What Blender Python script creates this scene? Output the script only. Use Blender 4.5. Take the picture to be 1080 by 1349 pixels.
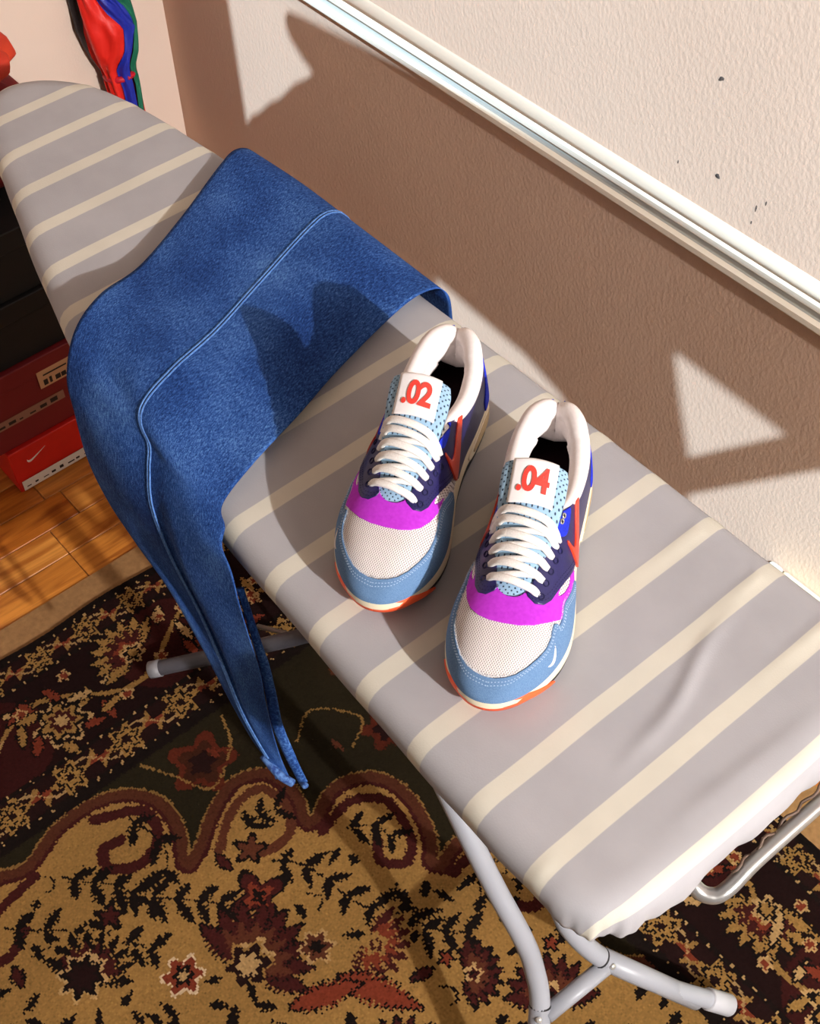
import bpy, bmesh, math, random
import numpy as np
from mathutils import Vector, Matrix

for o in list(bpy.data.objects):
    bpy.data.objects.remove(o)
scene = bpy.context.scene
COL = scene.collection
random.seed(7)
rng = np.random.default_rng(7)

# ------------------------------------------------------------------ camera
F_PX = 1792.7
cam_d = bpy.data.cameras.new('camera')
cam_d.sensor_fit = 'VERTICAL'
cam_d.sensor_height = 24.0
cam_d.lens = 24.0 * F_PX / 1349.0
cam_d.clip_start = 0.05
cam = bpy.data.objects.new('camera', cam_d)
COL.objects.link(cam)
right = Vector((0.64336549, 0.76513196, -0.02557211))
upv = Vector((-0.58007254, 0.5090116, 0.63594264))
fwd = Vector((-0.49959654, 0.39430987, -0.77131253))
R = Matrix((right, upv, -fwd)).transposed()
cam.matrix_world = Matrix.Translation((0, 0, 1.8)) @ R.to_4x4()
scene.camera = cam

# ------------------------------------------------------------------ light
world = bpy.data.worlds.new('world')
scene.world = world
world.use_nodes = True
bg = world.node_tree.nodes['Background']
bg.inputs['Color'].default_value = (1.0, 0.86, 0.74, 1)
bg.inputs['Strength'].default_value = 0.12

SUN_D = Vector((-1.1, 1.0, -1.5))
sun_l = bpy.data.lights.new('sun', 'SUN')
sun_l.energy = 9.5
sun_l.color = (0.58, 0.81, 1.0)
sun_l.angle = math.radians(0.28)
sun = bpy.data.objects.new('sun', sun_l)
sun.rotation_euler = SUN_D.to_track_quat('-Z', 'Y').to_euler()
sun.location = (3, -2, 4)
COL.objects.link(sun)

key_l = bpy.data.lights.new('key_lamp', 'POINT')
key_l.energy = 855
key_l.color = (1.0, 0.97, 0.95)
key_l.shadow_soft_size = 0.03
key = bpy.data.objects.new('key_lamp', key_l)
key.location = (2.95, 0.4275, 2.465)
COL.objects.link(key)

vs = scene.view_settings
vs.view_transform = 'Standard'
vs.look = 'None'
vs.gamma = 1.0
vs.exposure = 0.0
vs.use_curve_mapping = False


# ------------------------------------------------------------------ helpers
def lin(r, g, b):
    def c(v):
        v /= 255.0
        return v / 12.92 if v <= 0.04045 else ((v + 0.055) / 1.055) ** 2.4
    return (c(r), c(g), c(b), 1.0)


class NT:
    def __init__(self, m):
        self.t = m.node_tree
        self.n = self.t.nodes
        self.l = self.t.links
        self.b = self.n['Principled BSDF']

    def new(self, typ, **kw):
        nd = self.n.new(typ)
        for k, v in kw.items():
            if hasattr(nd, k):
                setattr(nd, k, v)
            else:
                nd.inputs[k].default_value = v
        return nd

    def link(self, a, b):
        self.l.new(a, b)


def mat(name, col, rough=0.7, noise=None, bump=None, metal=0.0, spec=0.4, sheen=0.0, detail=4):
    """noise=(scale, second colour, contrast) ; bump=(scale, strength, distance)"""
    m = bpy.data.materials.new(name)
    m.use_nodes = True
    t = NT(m)
    t.b.inputs['Base Color'].default_value = col
    t.b.inputs['Roughness'].default_value = rough
    t.b.inputs['Metallic'].default_value = metal
    t.b.inputs['Specular IOR Level'].default_value = spec
    if sheen:
        t.b.inputs['Sheen Weight'].default_value = sheen
    tc = t.new('ShaderNodeTexCoord')
    if noise:
        nz = t.new('ShaderNodeTexNoise')
        nz.inputs['Scale'].default_value = noise[0]
        nz.inputs['Detail'].default_value = detail
        t.link(tc.outputs['Object'], nz.inputs['Vector'])
        rp = t.new('ShaderNodeValToRGB')
        c = noise[2]
        rp.color_ramp.elements[0].position = 0.5 - c
        rp.color_ramp.elements[1].position = 0.5 + c
        rp.color_ramp.elements[0].color = noise[1]
        rp.color_ramp.elements[1].color = col
        t.link(nz.outputs['Fac'], rp.inputs['Fac'])
        t.link(rp.outputs['Color'], t.b.inputs['Base Color'])
    if bump:
        nb = t.new('ShaderNodeTexNoise')
        nb.inputs['Scale'].default_value = bump[0]
        nb.inputs['Detail'].default_value = 3
        t.link(tc.outputs['Object'], nb.inputs['Vector'])
        bp = t.new('ShaderNodeBump')
        bp.inputs['Strength'].default_value = bump[1]
        bp.inputs['Distance'].default_value = bump[2]
        t.link(nb.outputs['Fac'], bp.inputs['Height'])
        t.link(bp.outputs['Normal'], t.b.inputs['Normal'])
    return m


def mesh(name, verts, faces, material, parent=None, smooth=True, loc=None):
    me = bpy.data.meshes.new(name)
    me.from_pydata([tuple(map(float, v)) for v in verts], [], [tuple(map(int, f)) for f in faces])
    me.update()
    bm = bmesh.new()
    bm.from_mesh(me)
    bmesh.ops.recalc_face_normals(bm, faces=bm.faces)
    bm.to_mesh(me)
    bm.free()
    if smooth:
        me.polygons.foreach_set('use_smooth', [True] * len(me.polygons))
    me.materials.append(material)
    o = bpy.data.objects.new(name, me)
    COL.objects.link(o)
    if parent:
        o.parent = parent
    if loc is not None:
        o.location = loc
    return o


def empty(name, loc=(0, 0, 0), rz=0.0):
    o = bpy.data.objects.new(name, None)
    o.empty_display_size = 0.05
    COL.objects.link(o)
    o.location = loc
    o.rotation_euler = (0, 0, rz)
    return o


def tag(o, label=None, cat=None, group=None, kind=None):
    if label:
        o['label'] = label
    if cat:
        o['category'] = cat
    if group:
        o['group'] = group
    if kind:
        o['kind'] = kind
    return o


def box(name, lo, hi, material, parent=None, bevel=0.0, seg=2):
    bm = bmesh.new()
    bmesh.ops.create_cube(bm, size=1.0)
    lo, hi = Vector(lo), Vector(hi)
    for v in bm.verts:
        v.co = Vector(((v.co.x + .5) * (hi.x - lo.x) + lo.x, (v.co.y + .5) * (hi.y - lo.y) + lo.y,
                       (v.co.z + .5) * (hi.z - lo.z) + lo.z))
    if bevel:
        bmesh.ops.bevel(bm, geom=bm.edges[:], offset=bevel, segments=seg, affect='EDGES', profile=0.6)
    me = bpy.data.meshes.new(name)
    bm.to_mesh(me)
    bm.free()
    me.materials.append(material)
    o = bpy.data.objects.new(name, me)
    COL.objects.link(o)
    if parent:
        o.parent = parent
    return o


def catmull(P, n, closed=False):
    P = np.asarray(P, float)
    if closed:
        Q = np.vstack([P[-1:], P, P[:2]])
        m = len(P)
    else:
        Q = np.vstack([2 * P[0] - P[1], P, 2 * P[-1] - P[-2]])
        m = len(P) - 1
    ts = np.linspace(0, m, n, endpoint=not closed)
    out = []
    for t in ts:
        i = min(int(t), m - 1)
        f = t - i
        p0, p1, p2, p3 = Q[i], Q[i + 1], Q[i + 2], Q[i + 3]
        out.append(0.5 * ((2 * p1) + (-p0 + p2) * f + (2 * p0 - 5 * p1 + 4 * p2 - p3) * f * f
                          + (-p0 + 3 * p1 - 3 * p2 + p3) * f ** 3))
    return np.array(out)


def sweep(path, rx, ry=None, n=12, up=(0, 0, 1), cap=True, power=1.0):
    """tube along path; rx is across (side), ry along the frame's up"""
    P = np.asarray(path, float)
    m = len(P)
    rx = np.broadcast_to(np.asarray(rx, float), (m,))
    ry = rx if ry is None else np.broadcast_to(np.asarray(ry, float), (m,))
    T = np.gradient(P, axis=0)
    T /= np.linalg.norm(T, axis=1)[:, None] + 1e-12
    V, Fc = [], []
    if isinstance(up, str):
        nrm = None
    for i in range(m):
        u = np.asarray(up if np.ndim(up) == 1 else up[i], float)
        s = np.cross(T[i], u)
        if np.linalg.norm(s) < 1e-4:
            s = np.cross(T[i], [1, 0, 0.1])
        s /= np.linalg.norm(s)
        w = np.cross(s, T[i])
        for k in range(n):
            a = 2 * math.pi * k / n
            ca, sa = math.cos(a), math.sin(a)
            ca = math.copysign(abs(ca) ** power, ca)
            sa = math.copysign(abs(sa) ** power, sa)
            V.append(P[i] + s * ca * rx[i] + w * sa * ry[i])
    for i in range(m - 1):
        for k in range(n):
            a, b = i * n + k, i * n + (k + 1) % n
            Fc.append((a, b, b + n, a + n))
    if cap:
        Fc.append(tuple(range(n - 1, -1, -1)))
        Fc.append(tuple(range((m - 1) * n, m * n)))
    return V, Fc


def tube(name, path, r, material, parent=None, n=14, smooth_n=0, **kw):
    P = catmull(path, smooth_n) if smooth_n else np.asarray(path, float)
    V, Fc = sweep(P, r, n=n, **kw)
    return mesh(name, V, Fc, material, parent)


def poly_sdf(px, py, P):
    """signed distance (negative inside) of arrays px,py to polygon P"""
    P = np.asarray(P, float)
    d = np.full(px.shape, 1e9)
    s = np.ones(px.shape)
    n = len(P)
    for i in range(n):
        a, b = P[i], P[i - 1]
        ex, ey = b[0] - a[0], b[1] - a[1]
        wx, wy = px - a[0], py - a[1]
        t = np.clip((wx * ex + wy * ey) / (ex * ex + ey * ey + 1e-18), 0, 1)
        bx, by = wx - ex * t, wy - ey * t
        d = np.minimum(d, bx * bx + by * by)
        c1 = py >= a[1]
        c2 = py < b[1]
        c3 = ex * wy > ey * wx
        flip = (c1 & c2 & c3) | (~c1 & ~c2 & ~c3)
        s = np.where(flip, -s, s)
    return s * np.sqrt(d)


def march(P, N, g, off, depth):
    """patch of grid surface P (ni,nj,3) where g<0, raised by off, with a rim going down by depth"""
    ni, nj = g.shape
    O = P + N * off
    V, Fc, key_ix = [], [], {}

    def vid(i, j):
        k = (i, j)
        if k not in key_ix:
            key_ix[k] = len(V)
            V.append((O[i, j], N[i, j]))
        return key_ix[k]

    def eid(a, b):
        k = (a, b) if a < b else (b, a)
        if k not in key_ix:
            a, b = k
            ga, gb = g[a], g[b]
            t = ga / (ga - gb)
            key_ix[k] = len(V)
            V.append((O[a] * (1 - t) + O[b] * t, N[a] * (1 - t) + N[b] * t))
        return key_ix[k]
    ins = g < 0
    cnt = ins[:-1, :-1].astype(int) + ins[1:, :-1] + ins[1:, 1:] + ins[:-1, 1:]
    rims = []
    for i, j in zip(*np.nonzero(cnt)):
        c = [(i, j), (i + 1, j), (i + 1, j + 1), (i, j + 1)]
        if cnt[i, j] == 4:
            Fc.append([vid(*q) for q in c])
            continue
        poly = []
        cuts = []
        for k in range(4):
            a, b = c[k], c[(k + 1) % 4]
            if ins[a]:
                poly.append(vid(*a))
            if ins[a] != ins[b]:
                e = eid(a, b)
                poly.append(e)
                cuts.append((e, ins[a]))
        if len(poly) >= 3:
            Fc.append(poly)
        if len(cuts) == 2:
            e1, e2 = (cuts[0][0], cuts[1][0])
            rims.append((e1, e2))
    low = {}
    for e1, e2 in rims:
        for e in (e1, e2):
            if e not in low:
                low[e] = len(V)
                V.append((V[e][0] - V[e][1] * depth, V[e][1]))
        Fc.append([e1, e2, low[e2], low[e1]])
    return [v[0] for v in V], Fc


# ------------------------------------------------------------------ materials
def wall_mat(name, col, col2):
    m = mat(name, col, 0.85, noise=(3.0, col2, 0.3), spec=0.15)
    t = NT(m)
    tc = t.new('ShaderNodeTexCoord')
    n1 = t.new('ShaderNodeTexNoise')
    n1.inputs['Scale'].default_value = 190
    n1.inputs['Detail'].default_value = 5
    n1.inputs['Roughness'].default_value = 0.55
    mp = t.new('ShaderNodeMapping')
    mp.inputs['Scale'].default_value = (1.0, 1.0, 0.6)
    t.link(tc.outputs['Object'], mp.inputs['Vector'])
    t.link(mp.outputs['Vector'], n1.inputs['Vector'])
    bp = t.new('ShaderNodeBump')
    bp.inputs['Strength'].default_value = 0.24
    bp.inputs['Distance'].default_value = 0.004
    t.link(n1.outputs['Fac'], bp.inputs['Height'])
    t.link(bp.outputs['Normal'], t.b.inputs['Normal'])
    return m


M = {}
M['wall_right'] = wall_mat('wall_right_paint', lin(207, 176, 154), lin(199, 167, 145))
M['wall_left'] = mat('wall_left_paint', lin(222, 202, 188), 0.8, noise=(4, lin(216, 194, 178), 0.3), bump=(260, 0.12, 0.002), spec=0.15)
M['ceiling_gobo'] = mat('gobo_paint', lin(225, 218, 208), 0.9)
M['trim'] = mat('trim_paint', lin(236, 226, 210), 0.4, noise=(9, lin(228, 216, 198), 0.3))
M['trim_grey'] = mat('trim_groove', lin(196, 200, 196), 0.5)
M['trim_cream'] = mat('trim_cream', lin(234, 212, 188), 0.45)
M['hole'] = mat('nail_hole', lin(70, 60, 55), 0.9)


# ------------------------------------------------------------------ the room
WY = 1.12           # right wall plane
WX = -2.094         # left wall plane
CEIL = 2.6
fl = box('floor', (WX - .1, -1.6, -0.06), (1.6, WY + .1, -0.012), mat('subfloor', lin(70, 45, 25), 0.8))
tag(fl, kind='structure')
wr = box('wall_right', (WX - .1, WY, -0.012), (1.6, WY + 0.1, CEIL), M['wall_right'])
tag(wr, kind='structure')
wl = box('wall_left', (WX - 0.1, -1.6, -0.012), (WX, WY, CEIL), M['wall_left'])
tag(wl, kind='structure')


def to_ceiling(X, Z):
    s = (CEIL - Z) / 1.5
    return (X + 1.1 * s, WY - s)


k_ = WY / 1.09


def wp(X, Z):
    return (X * k_, 1.8 - (1.8 - Z) * k_)


# unseen sheet added overhead, openings cut to shape the sun patches on the wall
lit = [
    [(-1.835, 1.7), (-1.822, .95), (-1.806, .353), (-1.785, .382), (-1.76, .400), (-1.72, .440), (-1.69, .462), (-1.64, .515),
     (-1.60, .545), (-1.574, .572), (-1.61, .592), (-1.640, .615), (-1.648, .632), (-1.636, .645), (-1.605, .651), (-1.262, .690),
     (-0.9, .712), (0.6, .712), (0.6, 1.7)],
    [(-.807, .532), (-.778, .44), (-.746, .348), (-.67, .436), (-.595, .522)],
    [(-.735, .296), (-.551, .507), (-.40, .66), (0.5, .66), (0.5, -.05), (-.72, -.05)],
    [(-1.30, .345), (-1.2, .335), (-1.08, .325), (-1.0, .30), (-.95, .262), (-1.05, .262), (-1.26, .25)],
]
cu = bpy.data.curves.new('ceiling_gobo', 'CURVE')
cu.dimensions = '2D'
cu.fill_mode = 'BOTH'
cu.extrude = 0.01
for k, P in enumerate([[(-2.2, -4.5), (5.0, -4.5), (5.0, WY + .1), (-2.2, WY + .1)]] + lit):
    sp = cu.splines.new('POLY')
    pts = P if k == 0 else [to_ceiling(*wp(*q)) for q in P]
    sp.points.add(len(pts) - 1)
    for q, pt in zip(sp.points, pts):
        q.co = (pt[0], pt[1], 0, 1)
    sp.use_cyclic_u = True
co = bpy.data.objects.new('ceiling_curve', cu)
COL.objects.link(co)
bpy.context.view_layer.update()
cme = bpy.data.meshes.new_from_object(co.evaluated_get(bpy.context.evaluated_depsgraph_get()))
bpy.data.objects.remove(co)
cme.name = 'ceiling_gobo'
cme.materials.clear()
cme.materials.append(M['ceiling_gobo'])
ce = bpy.data.objects.new('ceiling_gobo', cme)
ce.location = (0, 0, CEIL + 0.01)
COL.objects.link(ce)
tag(ce, kind='structure')


def extrude_x(name, prof, x0, x1, material, parent=None, smooth=False):
    n = len(prof)
    V = [(x0, y, z) for y, z in prof] + [(x1, y, z) for y, z in prof]
    Fc = [(i, (i + 1) % n, (i + 1) % n + n, i + n) for i in range(n)] + [tuple(range(n)), tuple(range(2 * n - 1, n - 1, -1))]
    return mesh(name, V, Fc, material, parent, smooth)


def rz(y, pz):      # helper: height seen at the rail's bottom line when standing off the wall at y
    return 1.8 - pz * y


# chair rail : bottom lip, groove, bead and cove
y = WY
rail = extrude_x('trim_1', [(y, .682), (y - .012, .682), (y - .013, .684), (y - .013, .692), (y - .006, .694), (y - .006, .7075), (y, .7075)],
                 WX, 1.6, M['trim'])
tag(rail, kind='structure')
extrude_x('groove', [(y - .0058, .6945), (y - .0064, .6945), (y - .0064, .707), (y - .0058, .707)], WX, 1.6, M['trim_grey'], rail)
extrude_x('bead', [(y, .7075), (y - .0085, .7075), (y - .011, .710), (y - .011, .718), (y - .009, .7215), (y, .7215)], WX, 1.6, M['trim'], rail)
extrude_x('cove', [(y, .722), (y - .0085, .722), (y - .008, .729), (y - .006, .735), (y - .003, .740), (y - .0005, .7425), (y, .7425)],
          WX, 1.6, M['trim_cream'], rail, True)
bb = extrude_x('baseboard_right', [(y, 0), (y - .022, 0), (y - .022, .11), (y - .018, .125), (y - .010, .132), (y, .134)], WX, 1.6,
               mat('baseboard_paint', lin(236, 226, 186), 0.45))
tag(bb, kind='structure')
ht = empty('baseboard_heater', (-.583, WY - .03, 0))
tag(ht, 'cream baseboard heater low on the right wall beyond the ironing board', 'heater')
M['heater'] = mat('heater_cream', lin(232, 222, 176), .4)
box('casing', (.012, -.03, .02), (1.9, .0295, .256), M['heater'], ht, .006)
box('end_cap', (-.012, -.032, .018), (.0115, .0295, .257), mat('heater_end', lin(196, 196, 182), .5), ht, .006)
box('foot', (.05, -.02, 0), (.08, .02, .021), M['heater'], ht, .002)
box('foot', (.95, -.02, 0), (.98, .02, .021), M['heater'], ht, .002)
for k in range(2):
    box('slot', (.03, -.0306, .178 + k * .02), (1.88, -.0296, .190 + k * .02), M['hole'], ht)
bl = box('baseboard_left', (WX, -1.6, 0), (WX + .016, WY - .022, .11), M['trim'], None, .004)
tag(bl, kind='structure')
# small nail holes in the plaster above the rail (pieces of the wall)
for (X, Z, sx, sz, tilt) in [(-.8225, .9197, .005, .0035, .5), (-.804, .7975, .0045, .004, 0), (-.742, .786, .0012, .006, .1), (-.73, .80, .001, .004, .2),
                             (-.865, .70 + .085, .001, .003, 0), (-.7445, .764, .001, .003, 0)]:
    V, Fc = [], []
    n = 10
    for k in range(n):
        a = 2 * math.pi * k / n
        rr = 1 + .25 * math.sin(3 * a + X * 50)
        V.append((math.cos(a) * sx * rr, 0.0005, math.sin(a) * sz * rr + math.cos(a) * sx * tilt))
    for k in range(n):
        a = 2 * math.pi * k / n
        V.append((math.cos(a) * sx * .6, -0.0006, math.sin(a) * sz * .6 + math.cos(a) * sx * tilt * .6))
    for k in range(n):
        Fc.append((k, (k + 1) % n, (k + 1) % n + n, k + n))
    Fc.append(tuple(range(n, 2 * n)))
    h = mesh('nail_hole', V, Fc, M['hole'], wr, True, (X, WY, Z))

# ---- plank floor : every board is a piece of the floor
wood = []
for i, (c1, c2) in enumerate([((214, 140, 58), (150, 82, 26)), ((196, 116, 40), (138, 70, 20)), ((182, 98, 34), (120, 58, 16)), ((222, 152, 70), (170, 100, 38))]):
    m = mat('oak_plank', lin(*c1), 0.35, spec=0.4)
    t = NT(m)
    tc = t.new('ShaderNodeTexCoord')
    mp = t.new('ShaderNodeMapping')
    mp.inputs['Scale'].default_value = (34, 3.2, 1)
    mp.inputs['Location'].default_value = (i * 3.1, i * 1.7, 0)
    nz = t.new('ShaderNodeTexNoise')
    nz.inputs['Scale'].default_value = 1.6
    nz.inputs['Detail'].default_value = 7
    nz.inputs['Distortion'].default_value = 0.7
    rp = t.new('ShaderNodeValToRGB')
    rp.color_ramp.elements[0].position = .36
    rp.color_ramp.elements[1].position = .62
    rp.color_ramp.elements[0].color = lin(*c2)
    rp.color_ramp.elements[1].color = lin(*c1)
    t.link(tc.outputs['Object'], mp.inputs['Vector'])
    t.link(mp.outputs['Vector'], nz.inputs['Vector'])
    t.link(nz.outputs['Fac'], rp.inputs['Fac'])
    t.link(rp.outputs['Color'], t.b.inputs['Base Color'])
    wood.append(m)
pw = .066
plank_me = {}
nrow = 0
x = -1.41
rows = []
while x > WX - .001:
    rows.append((max(x - pw, WX), x))
    x -= pw
x = -1.41
for r_i, (xa, xb) in enumerate(rows):
    yy = -0.75 - .13 * ((r_i * 2) % 5)
    while yy < WY:
        ln = random.choice((.34, .42, .5))
        ya, yb = max(yy, -0.75), min(yy + ln, WY - .001)
        if yb - ya > .03:
            box('plank', (xa + .0006, ya + .0006, -.012), (xb - .0006, yb - .0006, 0), random.choice(wood), fl, .0012, 1)
        yy += ln
# the floor strip by the right wall
yy = -.9
for r_i in range(3):
    xa = -1.41
    ya = WY - .066 * (r_i + 1)
    while xa < .4:
        ln = .47
        box('plank', (xa + .0006, ya + .0006, -.012), (xa + ln - .0006, ya + .0654, 0), random.choice(wood), fl, .0012, 1)
        xa += ln

# ------------------------------------------------------------------ rug
# pattern drawn knot by knot (flat print of the weave)
RX0, RX1, RY0, RY1 = -1.355, 0.35, -0.55, 0.955
KN = 0.0026
nx, ny = int((RX1 - RX0) / KN), int((RY1 - RY0) / KN)
gx = RX0 + (np.arange(nx) + .5) * KN
gy = RY0 + (np.arange(ny) + .5) * KN
GX, GY = np.meshgrid(gx, gy, indexing='ij')
# knot jitter so outlines look woven
JX = GX + rng.normal(0, .0009, GX.shape)
JY = GY + rng.normal(0, .0009, GY.shape)
C_TAN = np.array(lin(142, 107, 58)[:3])
C_LT = np.array(lin(168, 134, 88)[:3])
C_BLK = np.array(lin(20, 13, 11)[:3])
C_MAR = np.array(lin(58, 22, 20)[:3])
C_DKM = np.array(lin(30, 14, 13)[:3])
C_RED = np.array(lin(108, 46, 30)[:3])
C_BRN = np.array(lin(80, 42, 28)[:3])
C_GRN = np.array(lin(36, 30, 18)[:3])
C_WHT = np.array(lin(196, 170, 138)[:3])
img = np.empty(GX.shape + (3,))
img[:] = C_TAN


def window(cx, cy, r):
    i0, i1 = max(0, int((cx - r - RX0) / KN)), min(nx, int((cx + r - RX0) / KN) + 1)
    j0, j1 = max(0, int((cy - r - RY0) / KN)), min(ny, int((cy + r - RY0) / KN) + 1)
    return i0, i1, j0, j1


def stamp(cx, cy, r, fn):
    i0, i1, j0, j1 = window(cx, cy, r)
    if i0 >= i1 or j0 >= j1:
        return
    fn(img[i0:i1, j0:j1], JX[i0:i1, j0:j1] - cx, JY[i0:i1, j0:j1] - cy)


def leaf(cx, cy, a, L, w, col, edge=None):
    def fn(I, x, y):
        u = x * math.cos(a) + y * math.sin(a)
        v = -x * math.sin(a) + y * math.cos(a)
        t = np.clip(u / L, -1, 1)
        half = w * (1 - t * t) * (1 + .35 * np.sin(u * 900)) * (1 - .25 * t)
        m = (np.abs(v) < half) & (np.abs(u) < L)
        if edge is not None:
            I[(np.abs(v) < half + .0035) & (np.abs(u) < L + .003)] = edge
        I[m] = col
    stamp(cx, cy, L + .01, fn)


def stem(P, w, col, n=60):
    Q = catmull(P, n)
    for q in Q:
        stamp(q[0], q[1], w + .004, lambda I, x, y: I.__setitem__(x * x + y * y < w * w, col))


def rosette(cx, cy, r, n, cols, ph=0.0, amp=.22):
    def fn(I, x, y):
        rr = np.hypot(x, y)
        th = np.arctan2(y, x)
        pet = 1 + amp * np.cos(n * th + ph)
        for k, (fr, c) in enumerate(cols):
            I[rr < r * fr * pet] = c
    stamp(cx, cy, r * 1.4, fn)


def palmette(cx, cy, a, s, ground, c1, c2, c3):
    """serrated many-leafed flower opening along angle a"""
    for k in range(9):
        b = a + (k - 4) * .36
        leaf(cx + math.cos(b) * s * .55, cy + math.sin(b) * s * .55, b, s * .5, s * .16, c1, ground)
    for k in range(7):
        b = a + (k - 3) * .4
        leaf(cx + math.cos(b) * s * .42, cy + math.sin(b) * s * .42, b, s * .32, s * .11, c2)
    rosette(cx + math.cos(a) * s * .18, cy + math.sin(a) * s * .18, s * .26, 5, [(1.0, c3), (.55, c1), (.3, ground)], a)


def spray(P, nl, L, w, col, stemcol, flip=1, sw=.0016):
    Q = catmull(P, 80)
    stem(P, sw, stemcol, 90)
    for k in range(nl):
        i = int(6 + k * 70 / max(1, nl - 1))
        i = min(i, 78)
        tx, ty = Q[i + 1] - Q[i]
        a = math.atan2(ty, tx)
        for s_ in (-1, 1):
            b = a + s_ * flip * (.75 + .25 * random.random())
            l2 = L * (.75 + .5 * random.random())
            leaf(Q[i][0] + math.cos(b) * l2 * .95, Q[i][1] + math.sin(b) * l2 * .95, b, l2, w, col)


# field with scalloped spandrel
field = catmull([(-1.03, -.62), (-1.03, -.4), (-.93, -.30), (-.86, -.22), (-.93, -.14), (-1.0, -.06), (-1.02, .03), (-1.005, .09), (-1.03, .16),
                 (-1.025, .23), (-.985, .272), (-.93, .272), (-.885, .25), (-.858, .262), (-.872, .30), (-.905, .345), (-.922, .39), (-.905, .425), (-.86, .432),
                 (-.825, .418), (-.80, .425), (-.80, .455), (-.818, .495), (-.80, .54), (-.75, .555), (-.69, .54), (-.655, .515), (-.625, .53),
                 (-.635, .58), (-.60, .63), (-.54, .648), (-.47, .625), (-.42, .60), (-.37, .615), (-.33, .655), (-.27, .668), (-.2, .64), (-.12, .60),
                 (0, .655), (.12, .6), (.25, .66), (.4, .6)], 260)
field = np.vstack([field, [(.5, -.8), (-1.03, -.8)]])
fs = poly_sdf(JX, JY, field)
dx = JX - RX0
dy = RY1 - JY
d = np.minimum(dx, dy)
along = np.where(dx < dy, JY, JX)
# spandrel ground
img[fs > 0] = C_GRN * .8
img[(fs > 0) & (fs < .022)] = C_BRN * .8
img[(fs > .0) & (fs < .006)] = C_MAR
img[(fs > .022) & (fs < .025)] = C_TAN * .7
# borders
inner = d < .30
img[d < .30] = C_BLK


def guard(d0, d1, pitch, ph, big):
    mid = (d0 + d1) / 2
    m = (d > d0) & (d < d1)
    img[m] = C_DKM if big else C_BLK
    for e in (d0, d1):
        img[np.abs(d - e) < .0045] = C_BLK
        dots = (np.abs(d - e) < .0022) & ((along / .020) % 1 < .16)
        img[dots] = C_LT
    a = (along + ph) % pitch - pitch / 2
    b = d - mid
    rr = np.hypot(a, b)
    th = np.arctan2(b, a)
    h = (d1 - d0) / 2
    r0 = h * .8 * (1 + .25 * np.cos(6 * th))
    img[m & (rr < r0)] = C_TAN
    img[m & (rr < r0 * .76)] = C_BLK
    img[m & (rr < r0 * .58)] = C_TAN if big else C_RED
    img[m & (rr < r0 * .3)] = C_DKM
    # triangular leaves between
    a2 = (along + ph + pitch / 2) % pitch - pitch / 2
    tri = (np.abs(b) < h * .75 * (1 - np.abs(a2) / (pitch * .22))) & (np.sign(a2) * b > -h * .1)
    img[m & tri] = C_TAN * .9
    img[m & tri & (np.abs(b) < h * .3 * (1 - np.abs(a2) / (pitch * .2)))] = C_RED
    vine = np.abs(b - h * .55 * np.sin(2 * math.pi * (along + ph) / pitch)) < .0019
    img[m & vine & (rr > r0)] = C_LT * .8


guard(.012, .062, .086, .02, True)
guard(.222, .282, .098, .035, True)
img[(d > .066) & (d < .218)] = C_DKM * .8
img[(d > .066) & (d < .218) & (np.hypot(((along) % .3) - .15, d - .142) < .085)] = C_MAR * .7
# meandering vine of the main border
vm = (d > .072) & (d < .212)
vn = .142 + .036 * np.sin(2 * math.pi * along / .30)
img[vm & (np.abs(d - vn) < .0045)] = C_TAN * .9


def bpt(side, s, dd):
    return (RX0 + dd, s) if side == 0 else (s, RY1 - dd)


for side, lo_, hi_ in ((0, -.5, .80), (1, -1.2, .3)):
    s = lo_
    k = 0
    while s < hi_:
        cx, cy = bpt(side, s, .142 + (.018 if k % 2 else -.016))
        ang = (0 if side == 0 else math.pi / 2) + (0 if k % 2 else math.pi)
        if k % 2 == 0:
            palmette(cx, cy, ang + .5, .066, C_BLK, C_TAN, C_MAR, C_RED)
            rosette(cx, cy, .018, 6, [(1.0, C_LT), (.7, C_BLK), (.45, C_TAN)], k)
        else:
            rosette(cx, cy, .040, 7, [(1.0, C_LT), (.86, C_BLK), (.66, C_TAN), (.46, C_MAR), (.25, C_LT)], k)
            for q in range(6):
                b = q * 1.05 + k
                leaf(cx + math.cos(b) * .052, cy + math.sin(b) * .052, b + .6, .018, .007, C_TAN if q % 2 else C_RED, C_BLK)
        for q in range(7):
            px, py = bpt(side, s + .075 + random.uniform(-.05, .05), .142 + random.uniform(-.055, .055))
            a_ = random.uniform(0, 6.28)
            if q < 4:
                leaf(px, py, a_, .017 + .01 * random.random(), .006, random.choice((C_TAN, C_LT, C_RED)), C_BLK)
            else:
                rosette(px, py, .010, 5, [(1.0, C_LT), (.6, C_RED)], q)
        s += .15
        k += 1
# spandrel ornaments
rosette(-.994, .372, .045, 5, [(1.0, C_RED * .5), (.7, C_BRN * .45), (.4, C_DKM)], .4)
stem([(-1.05, .30), (-1.0, .33), (-.95, .36), (-.99, .42), (-1.04, .44)], .0022, C_TAN * .7)
stem([(-.93, .50), (-.96, .55), (-.90, .60), (-.87, .56)], .002, C_TAN * .7)
rosette(-.86, .62, .035, 6, [(1, C_RED * .45), (.6, C_DKM)], 0)
rosette(-.72, .64, .026, 6, [(1, C_TAN * .8), (.7, C_DKM)], 0)
for k in range(26):
    px, py = random.uniform(-1.04, -.45), random.uniform(.1, .66)
    if poly_sdf(np.array([px]), np.array([py]), field)[0] > .035 and min(px - RX0, RY1 - py) > .30:
        leaf(px, py, random.uniform(0, 6), .014, .005, random.choice((C_TAN * .8, C_RED * .7, C_BRN)))

# --- field ornaments
K = C_BLK
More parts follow.
